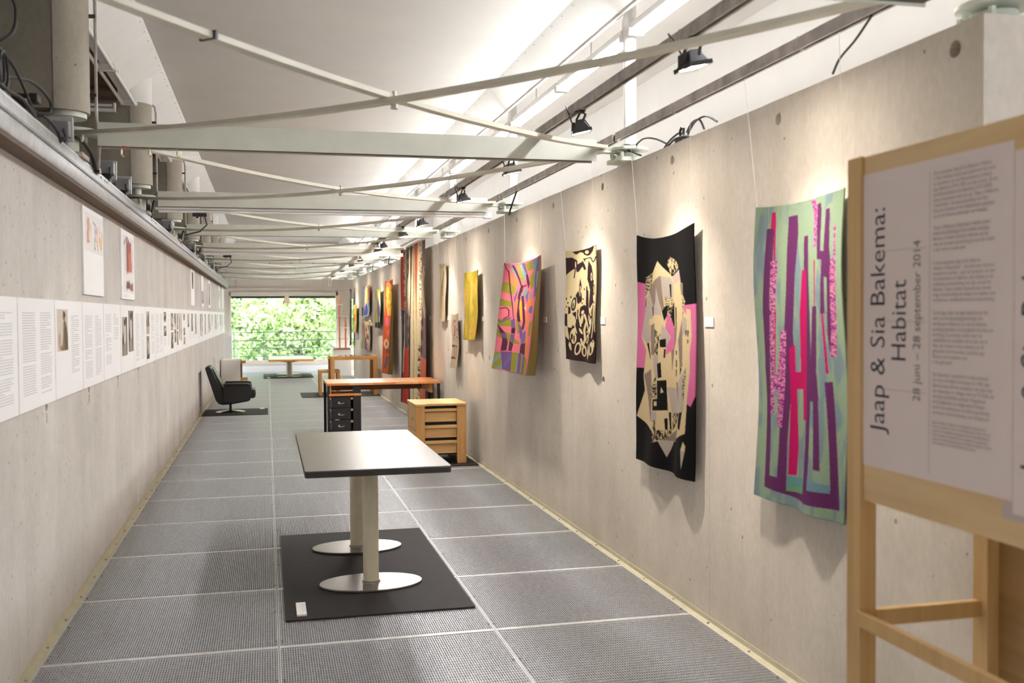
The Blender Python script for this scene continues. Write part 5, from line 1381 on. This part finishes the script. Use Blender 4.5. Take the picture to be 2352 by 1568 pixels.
A11b = [('P', (212, 194, 160), [(0, 40), (18, 36), (20, 100), (0, 100)]), ('P', (72, 80, 140), [(4, 4), (20, 20), (40, 60), (28, 60)]), ('P', (60, 66, 54), [(38, 58), (52, 60), (48, 100), (30, 100)]), ('P', (226, 196, 60), [(60, 0), (95, 0), (88, 16)]),
        ('P', (214, 52, 56), [(46, 8), (60, 34), (44, 36)]), ('P', (240, 236, 228), [(60, 34), (86, 36), (60, 60)]), ('P', (66, 80, 160), [(62, 12), (88, 14), (86, 36)]), ('P', (214, 52, 56), [(56, 36), (78, 60), (54, 62)]), ('P', (66, 80, 160), [(84, 40), (86, 66), (66, 64)]), ('P', (214, 52, 56), [(80, 62), (84, 84), (60, 82)]), ('P', (66, 80, 160), [(56, 64), (72, 100), (52, 100)]), ('P', (214, 52, 56), [(88, 80), (88, 100), (74, 100)]), ('P', (240, 236, 228), [(56, 64), (80, 66), (74, 84)])]
hanging('red, white and blue triangle patterned hanging, below the white and yellow one', [(23.33, 1.50), (21.58, 1.49), (21.80, 0.84), (23.46, 0.87)], SQ, (232, 206, 168), A11b, 60, 90, 2.185, 2.18, 0.02, 0.010, 12)
A12 = [('P', (236, 196, 74), [(40, 0), (100, 6), (90, 50), (60, 70), (52, 30)]), ('P', (226, 120, 60), [(0, 36), (40, 34), (36, 58), (0, 60)]), ('P', (88, 96, 150), [(0, 10), (22, 12), (20, 24), (0, 26)]), ('P', (70, 66, 96), [(0, 78), (24, 78), (22, 90), (0, 92)]), ('P', (236, 170, 150), [(40, 78), (90, 82), (95, 100), (30, 100)]), ('P', (240, 210, 110), [(20, 58), (60, 56), (56, 96), (24, 96)])]
hanging('small yellow and orange hanging near the far window slit', [(25.82, 1.89), (24.86, 1.875), (24.98, 1.175), (25.76, 1.172)], SQ, (228, 190, 110), A12, 40, 80, 2.18, 2.18, 0.03, 0.010, 13)
A13 = [('P', (214, 190, 168), [(10, 2), (70, 4), (80, 18), (40, 24), (20, 30)]), ('P', (96, 88, 112), [(0, 40), (60, 30), (70, 62), (0, 70)]), ('P', (150, 128, 120), [(10, 16), (50, 18), (46, 40), (12, 44)]), ('P', (196, 168, 150), [(20, 74), (64, 66), (60, 90), (24, 92)])]
hanging('dark grey brown hanging at the far end of the right wall', [(27.06, 2.315), (26.45, 2.31), (26.58, 0.82), (27.08, 0.83)], SQ, (84, 76, 84), A13, 40, 120, 2.14, 2.14, 0.02, 0.012, 14)

# caption cards on the right wall
for y, w_, nm in ((4.855, .105, 'the black and pink hanging'), (6.56, .09, 'the hanging with brown drop shapes'), (8.035, .09, 'the pink patchwork hanging'), (10.52, .09, 'the plain yellow hanging'), (11.72, .09, 'the pale cream hanging with red boxes'), (12.62, .09, 'the cream hanging with dark strokes'), (14.10, .11, 'the very tall hanging'), (17.3, .13, 'the long orange hanging'), (19.4, .13, 'the small olive and blue hanging'), (21.35, .14, 'the white, yellow and blue hanging'), (24.7, .12, 'the small yellow and orange hanging')):
    cy = y if y < 14 else y - 0.0
    o = thing('caption_card', (2.232, cy, 1.57), 'small white caption card on the right wall beside %s' % nm, 'card', 'caption cards on the right wall')
    MB().box(2.229, 2.2345, cy - w_ / 2, cy + w_ / 2, 1.547, 1.595).build('board', CARD, o)
    m = MB()
    for k in range(3):
        m.box(2.2286, 2.229, cy - w_ * (0.1 + 0.08 * k), cy + w_ * 0.38, 1.583 - 0.007 * k, 1.5855 - 0.007 * k)
    m.build('printed_text', INK, o, kind='stuff')

# ================================================================== INFORMATION PANELS (left wall)
PXF = XL + 0.0125


def text_block(m, ya, yb, zt, zb, rnd, pitch=0.0118, words=True):
    z = zt
    while z > zb:
        if rnd.random() > 0.07:
            end = yb if rnd.random() > 0.14 else ya + (yb - ya) * rnd.uniform(0.3, 0.9)
            end -= rnd.uniform(0, 0.018)
            y = ya
            while y < end - 0.004:
                l = (rnd.uniform(0.012, 0.042) if words else 0.5)
                e = min(y + l, end)
                m.quad((PXF + .0004, y, z - 0.0042), (PXF + .0004, e, z - 0.0042), (PXF + .0004, e, z), (PXF + .0004, y, z))
                y = e + 0.005
        z -= pitch


SEPIA = [(150, 132, 112), (96, 84, 72), (186, 172, 152), (70, 62, 56), (206, 196, 180)]


def photo(parent, y0, y1, z0, z1, seed, shapes=None, tint=None, quick=False):
    r = random.Random(seed)
    nu, nv = (24, 34) if not quick else (10, 14)
    if shapes is None:
        ba = tint or r.choice([(188, 178, 164), (150, 138, 124), (206, 200, 190), (168, 158, 132)])
        shapes = [('E', r.choice(SEPIA), r.uniform(10, 90), r.uniform(10, 95), r.uniform(8, 26), r.uniform(10, 34), r.uniform(-.5, .5)) for _ in range(9)]
        shapes.append(('P', r.choice(SEPIA), [(0, 100), (100, 100), (100, r.uniform(60, 85)), (0, r.uniform(60, 85))]))
    else:
        ba = tint
    col = paint(SQ, ba, shapes, nu, nv)
    yy, zz_ = np.meshgrid(np.linspace(y0, y1, nu), np.linspace(z1, z0, nv))
    P = np.stack([np.full(yy.shape, PXF + 0.0006), yy, zz_], -1)
    return grid_mesh('photo_print', P, col, PRINT, parent)


def panel(y0, y1, z0, z1, label, spec, seed, grp, sepname='information_panel'):
    o = thing(sepname, (XL, (y0 + y1) / 2, z0), label, 'panel', grp)
    MB().box(XL + 0.0005, PXF, y0, y1, z0, z1).build('board', PAPER, o)
    rnd = random.Random(seed)
    near = y0 < 11
    m = MB()
    for s in spec:
        if s[0] == 't':
            _, a, b, zt, zb = s
            text_block(m, y0 + a, y0 + b, z0 + zt, z0 + zb, rnd, 0.0118 if near else 0.016, near)
        elif s[0] == 'p':
            photo(o, y0 + s[1], y0 + s[2], z0 + s[3], z0 + s[4], seed + int(s[1] * 100) + int(s[3] * 1000), *(s[5:] or ()), quick=y0 > 12)
            if near: m.quad((PXF + .0004, y0 + s[1], z0 + s[3] - 0.014), (PXF + .0004, y0 + s[1] + 0.09, z0 + s[3] - 0.014), (PXF + .0004, y0 + s[1] + 0.09, z0 + s[3] - 0.011), (PXF + .0004, y0 + s[1], z0 + s[3] - 0.011))
        elif s[0] == 'q':
            photo(o, y0 + s[1], y0 + s[2], z0 + s[3], z0 + s[4], seed, s[5], s[6])
    if m.v: m.build('printed_text', INK, o, kind='stuff', fix=False, smooth=False)
    return o


T2C = [('t', .08, .35, .455, .055), ('t', .45, .71, .455, .055)]
PORT = [('P', (120, 100, 84), [(58, 30), (70, 26), (84, 34), (96, 60), (100, 100), (40, 100), (52, 70)]), ('E', (132, 104, 88), 62, 18, 11, 9, 0), ('E', (72, 58, 50), 66, 12, 13, 7, .3), ('P', (150, 126, 104), [(20, 92), (60, 80), (66, 88), (30, 100)]), ('E', (186, 160, 140), 20, 74, 10, 18, 0), ('P', (96, 80, 68), [(66, 40), (84, 44), (90, 98), (70, 98)])]
FIGB = [('P', (74, 62, 54), [(0, 60), (30, 30), (40, 0), (100, 0), (100, 100), (0, 100)]), ('E', (206, 196, 186), 55, 40, 26, 40, 0), ('E', (70, 58, 52), 55, 14, 18, 10, 0), ('P', (160, 144, 130), [(20, 70), (80, 66), (90, 100), (10, 100)])]
low = {
    -1: ('two columns of small print, cut by the left picture edge', T2C),
    0: ('two full columns of small print, first one wholly in view', T2C),
    1: ('a sepia photo of a standing person and one text column', [('q', .05, .345, .25, .475, PORT, (214, 202, 186)), ('t', .44, .69, .44, .10)]),
    2: ('two columns of small print, beside the standing person panel', [('t', .08, .35, .44, .06), ('t', .45, .71, .44, .06)]),
    3: ('a full text column and a shorter one', [('t', .08, .35, .45, .10), ('t', .46, .71, .45, .27)]),
    4: ('two large dark photos side by side', [('q', .07, .36, .13, .43, FIGB, (186, 172, 158)), ('q', .44, .73, .15, .48, FIGB, (150, 138, 130))]),
    5: ('two columns of small print, right of the two dark photos', T2C),
    6: ('two stacked photos beside a text column', [('p', .06, .30, .27, .48), ('p', .06, .28, .04, .25), ('t', .45, .71, .45, .08)]),
    7: ('two columns of small print, seventh from the first full one', T2C),
    8: ('two small stacked photos', [('p', .06, .32, .37, .48), ('p', .06, .32, .22, .33), ('t', .06, .32, .19, .12), ('t', .48, .70, .45, .10)]),
    9: ('four dark photos in two rows', [('p', .05, .36, .27, .47), ('p', .05, .36, .06, .25), ('p', .50, .74, .30, .47), ('p', .50, .74, .12, .28)]),
    10: ('tall dark photos in three strips', [('p', .05, .24, .27, .47), ('p', .05, .24, .08, .25), ('p', .34, .48, .14, .47), ('p', .58, .74, .12, .47)]),
    11: ('three small stacked photos', [('p', .25, .50, .38, .47), ('p', .25, .50, .18, .28), ('p', .25, .50, .06, .16)]),
    12: ('one small photo at its top', [('p', .16, .42, .28, .47), ('t', .48, .70, .45, .10)]),
}
for k in range(-1, 28):
    y0 = 4.868 + 0.807 * k
    y1 = y0 + 0.79 if k < 27 else 27.27
    if k in low:
        d_, spec = low[k]
    else:
        r = random.Random(k)
        c0 = r.choice([(96, 88, 70), (120, 110, 90), (88, 96, 92), (110, 118, 96)])
        spec = [('p', .06 + .06 * r.random(), .26 + .12 * r.random(), .05 + .2 * r.random(), .47, None, c0), ('t', .5, .72, .45, .1)] if k % 3 else [('t', .06, .34, .45, .08), ('p', .48, .72, .10 + .15 * r.random(), .47, None, c0)]
        d_ = 'photos and print, %s beyond the three stacked photos' % ORD[k - 12]
    panel(y0, y1, 1.187, 1.709, 'lower left wall panel with ' + d_, spec, 100 + k, 'white panels in the lower row on the left wall')
SKET = [('P', (226, 168, 150), [(14, 4), (24, 4), (22, 24), (12, 26)]), ('L', (206, 90, 84), [(14, 6), (12, 26), (26, 24)], 2.2), ('L', (232, 190, 150), [(30, 8), (32, 24)], 3), ('L', (96, 88, 120), [(44, 6), (58, 8), (52, 30)], 3), ('L', (210, 110, 100), [(66, 8), (64, 20), (70, 30)], 3), ('L', (226, 160, 150), [(80, 8), (78, 22), (92, 28), (96, 14), (86, 12)], 3), ('E', (236, 206, 150), 86, 22, 8, 6, 0)]
TOW = [('P', (172, 92, 84), [(40, 10), (78, 8), (80, 62), (38, 64)]), ('P', (120, 70, 80), [(30, 8), (40, 4), (44, 60), (30, 70)]), ('P', (204, 118, 96), [(52, 30), (74, 26), (76, 60), (52, 62)]), ('L', (110, 90, 110), [(8, 16), (34, 2), (60, 10)], 4), ('L', (210, 150, 110), [(24, 20), (22, 60)], 4), ('P', (110, 78, 70), [(26, 80), (60, 78), (62, 92), (24, 94)]), ('P', (150, 110, 100), [(60, 84), (92, 80), (92, 96), (60, 96)]), ('L', (96, 78, 86), [(92, 20), (92, 56)], 3)]
upl = [(6.555, 7.325, 'a coloured sketch across its top half', [('q', .06, .75, .27, .51, [(s[0], s[1], [(x, y * 3) for x, y in s[2]]) + tuple(s[3:]) if s[0] != 'E' else (s[0], s[1], s[2], s[3] * 3, s[4], s[5] * 3, s[6]) for s in SKET], (240, 236, 232))]),
       (8.20, 8.965, 'a tall red and purple drawing of a tower', [('q', .10, .72, .05, .50, TOW, (238, 232, 228)), ('t', .08, .40, .035, .02)]),
       (15.50, 16.23, 'a narrow dark and red print, third upper one', [('p', .15, .50, .25, .50, None, (150, 110, 106)), ]),
       (17.90, 18.52, 'brown pictures in its lower half, fourth upper one', [('p', .10, .30, .06, .27, None, (120, 100, 84)), ('p', .36, .54, .06, .27, None, (130, 110, 90))]),
       (20.0, 20.72, 'a tall orange tinted print, fifth upper one', [('p', .15, .48, .05, .47, None, (200, 168, 140))]),
       (24.2, 24.85, 'a faint print, sixth upper one', [('p', .12, .4, .2, .4, None, (190, 186, 170))]),
       (26.05, 26.77, 'an almost blank face, farthest upper one', [('t', .1, .4, .4, .3)])]
for i, (y0, y1, d_, spec) in enumerate(upl):
    z0 = 1.757 + (0.02 if i > 1 else 0) + (0.02 if i > 4 else 0)
    panel(y0, y1, z0, z0 + 0.538, 'upper left wall panel with ' + d_, spec, 300 + i, 'upper white panels on the left wall')

# ================================================================== CABLES
def cable(name, pts, r, lab, n=6):
    # smooth the control points
    P = [Vector(p) for p in pts]
    out = []
    for i in range(len(P) - 1):
        p0, p1, p2, p3 = P[max(i - 1, 0)], P[i], P[i + 1], P[min(i + 2, len(P) - 1)]
        for k in range(6):
            t = k / 6
            out.append(0.5 * ((2 * p1) + (-p0 + p2) * t + (2 * p0 - 5 * p1 + 4 * p2 - p3) * t * t + (-p0 + 3 * p1 - 3 * p2 + p3) * t ** 3))
    out.append(P[-1])
    return tag(MB().tube(out, r, n).build(name, CABLE), lab, 'cable', 'black cables on walls and tray')


cable('cable', [(-0.98, 4.35, 2.93), (-0.96, 4.42, 2.86), (-0.965, 4.40, 2.76), (-1.0, 4.34, 2.70), (-1.05, 4.30, 2.66)], 0.007, 'black cable loop hanging at the upper left corner of the picture')
cable('cable', [(-1.03, 4.42, 2.70), (-1.0, 4.56, 2.65), (-0.985, 4.74, 2.56), (-0.99, 4.90, 2.52)], 0.006, 'straight black cable running down to the left tray near the camera')
cable('cable', [(-1.06, 4.60, 2.62), (-1.0, 4.86, 2.66), (-0.97, 5.10, 2.63), (-0.98, 5.12, 2.57), (-1.04, 5.0, 2.56)], 0.007, 'curled black cable above the tray left of the first fin')
cable('cable', [(-1.04, 5.02, 2.57), (-1.0, 5.16, 2.56), (-0.985, 5.36, 2.53), (-0.99, 5.44, 2.49), (-1.02, 5.40, 2.52)], 0.008, 'thick black cable loop hanging over the tray edge before the first box lamp')
cable('cable', [(-1.04, 5.88, 2.60), (-0.99, 6.05, 2.60), (-0.975, 6.28, 2.56), (-0.98, 6.42, 2.50)], 0.010, 'thick black cable arching to the tray behind the first box lamp')
cable('cable', [(-1.0, 4.25, 2.53), (-0.985, 4.40, 2.52), (-0.98, 4.62, 2.53), (-0.985, 4.86, 2.51), (-1.02, 4.95, 2.515)], 0.007, 'black cable lying along the near end of the left tray')
pg = thing('cable_reel', (-1.03, 4.45, 2.6), 'bundle of coiled black cable with plugs on the near left tray', 'cable')
for q in range(4):
    MB().tube([(-1.03 + 0.02 * math.sin(q), 4.34 + 0.05 * q + 0.07 * math.cos(t), 2.61 + 0.075 * math.sin(t)) for t in [2 * PI * k / 20 for k in range(21)]], 0.006, 6).build('coil', CABLE, pg)
MB().box(-1.05, -0.99, 4.72, 4.80, 2.51, 2.58).build('plug', BLACK, pg, bevel=0.006)
MB().box(-1.04, -1.0, 5.0, 5.08, 2.60, 2.64).build('socket', BLACK, pg, bevel=0.006)
o = thing('stay_bar', (-0.93, 6.3, 2.53), 'slanting grey bar between the left tray and the beam with brass hooks', 'bar')
MB().cyl((-0.905, 6.10, 2.585), (-0.975, 6.50, 2.495), 0.011, n=8).build('rod', RAILM, o)
MB().box(-1.0, -0.96, 6.46, 6.53, 2.48, 2.51).build('clamp', BLACK, o)
# right wall top
cable('cable', [(2.25, 5.95, 2.66), (2.22, 6.10, 2.69), (2.215, 6.0, 2.64), (2.24, 5.85, 2.585)], 0.006, 'black cable draped over the right wall top beside the nearest bearing in view')
cable('cable', [(2.26, 6.0, 2.67), (2.24, 5.8, 2.68), (2.25, 5.62, 2.645), (2.30, 5.52, 2.59)], 0.006, 'black cable arching from the bearing to the right wall top')
cable('cable', [(2.27, 5.55, 2.585), (2.28, 5.48, 2.62), (2.30, 5.40, 2.645), (2.31, 5.34, 2.62)], 0.006, 'black cable rising to the clamp on the right wall top')
cable('cable', [(2.32, 5.34, 2.64), (2.30, 5.22, 2.672), (2.28, 5.08, 2.66), (2.28, 5.02, 2.60)], 0.006, 'black cable arch right of the clamp on the right wall top')
cable('cable', [(2.30, 5.30, 2.60), (2.28, 5.15, 2.655), (2.27, 4.98, 2.66), (2.27, 4.84, 2.605)], 0.006, 'long black cable arch on the right wall top')
cable('cable', [(2.27, 5.50, 2.585), (2.265, 5.38, 2.605), (2.27, 5.25, 2.60), (2.27, 5.16, 2.58)], 0.007, 'black cable lying flat along the right wall top')
cl_ = thing('cable_clamp', (2.30, 5.34, 2.57), 'black clamp with a hooked loop on the right wall top', 'clamp')
MB().box(2.27, 2.33, 5.30, 5.40, 2.572, 2.612).build('block', BLACK, cl_, bevel=0.004)
MB().tube([(2.29, 5.36, 2.61), (2.29, 5.365, 2.65), (2.29, 5.34, 2.668), (2.29, 5.315, 2.655), (2.29, 5.32, 2.625)], 0.008, 8).build('loop', BLACK, cl_)
cable('cable', [(2.16, 3.30, 2.70), (2.17, 3.42, 2.645), (2.19, 3.56, 2.61), (2.22, 3.66, 2.575)], 0.005, 'dark cable drooping from the outer rail to the right wall near the camera')
for q, y in enumerate((9.2, 15.5, 18.6, 21.5)):
    cable('cable', [(2.16, y - 0.5, 2.70), (2.15, y - 0.3, 2.56), (2.2, y - 0.05, 2.54), (2.25, y + 0.15, 2.60)], 0.008, 'black cable drooping by the right wall top near the %s bearing along it' % ORD[[1, 3, 4, 5][q]])
    if y > 10:
        cable('cable', [(2.1, y + 0.1, 2.66), (2.05, y - 0.2, 2.60), (2.15, y - 0.5, 2.62), (2.26, y - 0.7, 2.59)], 0.008, 'curled black cable looping below the %s bearing along the right wall' % ORD[[1, 3, 4, 5][q]])
for q, y in enumerate((9.3, 12.5, 15.65)):
    cable('cable', [(-0.93, y + 0.02, 2.68), (-0.95, y, 2.60), (-0.97, y + 0.1, 2.55), (-0.985, y + 0.2, 2.50)], 0.008, 'black cable dropping to the tray at the %s fin from the camera' % ORD[q + 1])

# ================================================================== OUTSIDE
GROUND = plain('outside_ground', (176, 176, 168), 0.9, noise=0.1, scale=0.6)
MB().box(-60, 60, 30.6, 140, -4.2, -4.0).build('ground', GROUND, kind='structure')
MB().box(-2.8, 4.4, ENDY + 0.3, ENDY + 1.2, -0.4, 0.05).build('balcony', CONC_E, kind='structure')
rl = thing('balcony_railing', (0.5, 31.1, 0.05), 'blue grey balcony railing of horizontal bars outside the window', 'railing')
for z in (1.124, 0.877, 0.65, 0.41):
    MB().box(-1.6, 2.9, 31.08, 31.12, z - 0.014, z + 0.014).build('bar', RAILB, rl)
for x in (-0.963, -0.099, 0.994, 2.1):
    MB().box(x - 0.012, x + 0.012, 31.09, 31.11, 0.05, 1.12).build('upright', RAILB, rl)


def leaf_mat(name, c):
    m = bpy.data.materials.new(name)
    nt, N, L = nodes_of(m)
    b = N['Principled BSDF']; b.inputs['Roughness'].default_value = 0.55
    g = N.new('ShaderNodeNewGeometry')
    n = N.new('ShaderNodeTexNoise'); n.inputs['Scale'].default_value = 1.4; n.inputs['Detail'].default_value = 4
    L.new(g.outputs['Position'], n.inputs['Vector'])
    r = N.new('ShaderNodeValToRGB'); cc = s2l(c)
    r.color_ramp.elements[0].position = 0.35; r.color_ramp.elements[1].position = 0.65
    r.color_ramp.elements[0].color = (cc[0] * .44, cc[1] * .52, cc[2] * .36, 1); r.color_ramp.elements[1].color = (min(1, cc[0] * 1.1), min(1, cc[1] * 1.02), cc[2] * 1.05, 1)
    L.new(n.outputs['Fac'], r.inputs['Fac']); L.new(r.outputs['Color'], b.inputs['Base Color'])
    t = N.new('ShaderNodeBsdfTranslucent'); L.new(r.outputs['Color'], t.inputs[0])
    mx = N.new('ShaderNodeMixShader'); mx.inputs[0].default_value = 0.45
    L.new(b.outputs[0], mx.inputs[1]); L.new(t.outputs[0], mx.inputs[2]); L.new(mx.outputs[0], N['Material Output'].inputs[0])
    return m


BARK = plain('bark', (112, 98, 84), 0.9, noise=0.2, scale=8)


def tree(x, y, h, rad, n, seed, lab, c, z0=-4.0, low_=0.25):
    o = thing('tree', (x, y, z0), lab, 'tree', 'trees beyond the window')
    r = np.random.default_rng(seed)
    m = MB().tube([(x, y, z0), (x + .15, y, z0 + h * .3), (x - .1, y, z0 + h * .7)], 0.16, 8)
    m.build('trunk', BARK, o)
    m = MB()
    cen = []
    for k in range(16):
        a = r.random() * 6.28; rr = rad * math.sqrt(r.random()) * .8
        cz = z0 + h * (low_ + (1 - low_) * r.random() ** .8)
        c_ = (x + rr * math.cos(a), y + rr * math.sin(a), cz); cen.append(c_)
        m.tube([(x, y, z0 + h * (.2 + .4 * r.random())), ((x + c_[0]) / 2, (y + c_[1]) / 2, cz - .2), c_], 0.035, 5)
    m.build('branches', BARK, o)
    k = r.integers(0, 16, n)
    cen = np.array(cen)[k]
    p = cen + r.normal(0, 1, (n, 3)) * np.array([.62, .62, .42]) * rad * .42
    s = r.uniform(.045, .10, n)[:, None]
    d1 = r.normal(0, 1, (n, 3)); d1 /= np.linalg.norm(d1, axis=1)[:, None]
    d2 = np.cross(d1, r.normal(0, 1, (n, 3))); d2 /= np.linalg.norm(d2, axis=1)[:, None]
    V = np.stack([p - d1 * s * 1.5, p + d2 * s * .6, p + d1 * s * 1.5, p - d2 * s * .6], 1).reshape(-1, 3)
    me = bpy.data.meshes.new('foliage')
    off = np.array([x, y, z0])
    me.vertices.add(4 * n); me.vertices.foreach_set('co', (V - off).ravel())
    me.loops.add(4 * n); me.loops.foreach_set('vertex_index', np.arange(4 * n))
    me.polygons.add(n); me.polygons.foreach_set('loop_start', np.arange(n) * 4)
    me.update(calc_edges=True); me.materials.append(leaf_mat('leaves', c))
    f = bpy.data.objects.new('foliage', me); COL.objects.link(f); f.parent = o; f['kind'] = 'stuff'


tree(-2.2, 38.5, 8.6, 2.6, 22000, 1, 'leafy bright green tree at the left of the window view', (184, 208, 160))
tree(1.0, 37.6, 7.6, 2.6, 24000, 2, 'leafy yellow green tree in the middle of the window view', (198, 214, 168))
tree(3.6, 39.5, 8.8, 2.6, 20000, 3, 'leafy green tree at the right of the window view', (188, 210, 168))
tree(-0.6, 43.5, 10.5, 3.6, 22000, 4, 'taller green tree behind the others in the window view', (170, 200, 146))
tree(3.4, 47.0, 11.5, 3.8, 20000, 5, 'tall green tree far back at the right of the window view', (162, 194, 146))
tree(-5.0, 47.0, 11.5, 3.8, 16000, 6, 'tall dark green tree far back at the left of the window view', (132, 170, 120))
tree(3.3, 35.0, 7.0, 1.5, 9000, 7, 'green tree seen through the narrow slit in the right wall', (190, 210, 160))
car = thing('parked_car', (-1.0, 50, -4), 'pale grey parked car below the trees outside', 'car')
prof = [(-2.0, -3.6), (-2.1, -3.1), (-1.4, -2.95), (-0.9, -2.45), (0.8, -2.45), (1.5, -2.9), (2.1, -3.05), (2.1, -3.6)]
MB().prism(prof, 'y', 49.2, 50.8).build('body', plain('silver_car_paint', (206, 208, 214), 0.3, metal=0.3, noise=0), car, bevel=0.08)
for sx in (-1.3, 1.3):
    for yy in (49.15, 50.65):
        MB().cyl((-0.0 + sx, yy, -3.68), (0.0 + sx, yy + 0.2, -3.68), 0.32, n=20).build('wheel', BLACK, car)
MB().prism([(-1.2, -2.93), (-0.85, -2.52), (0.72, -2.52), (1.3, -2.9)], 'y', 49.17, 49.195).build('side_window', GLTOP, car)
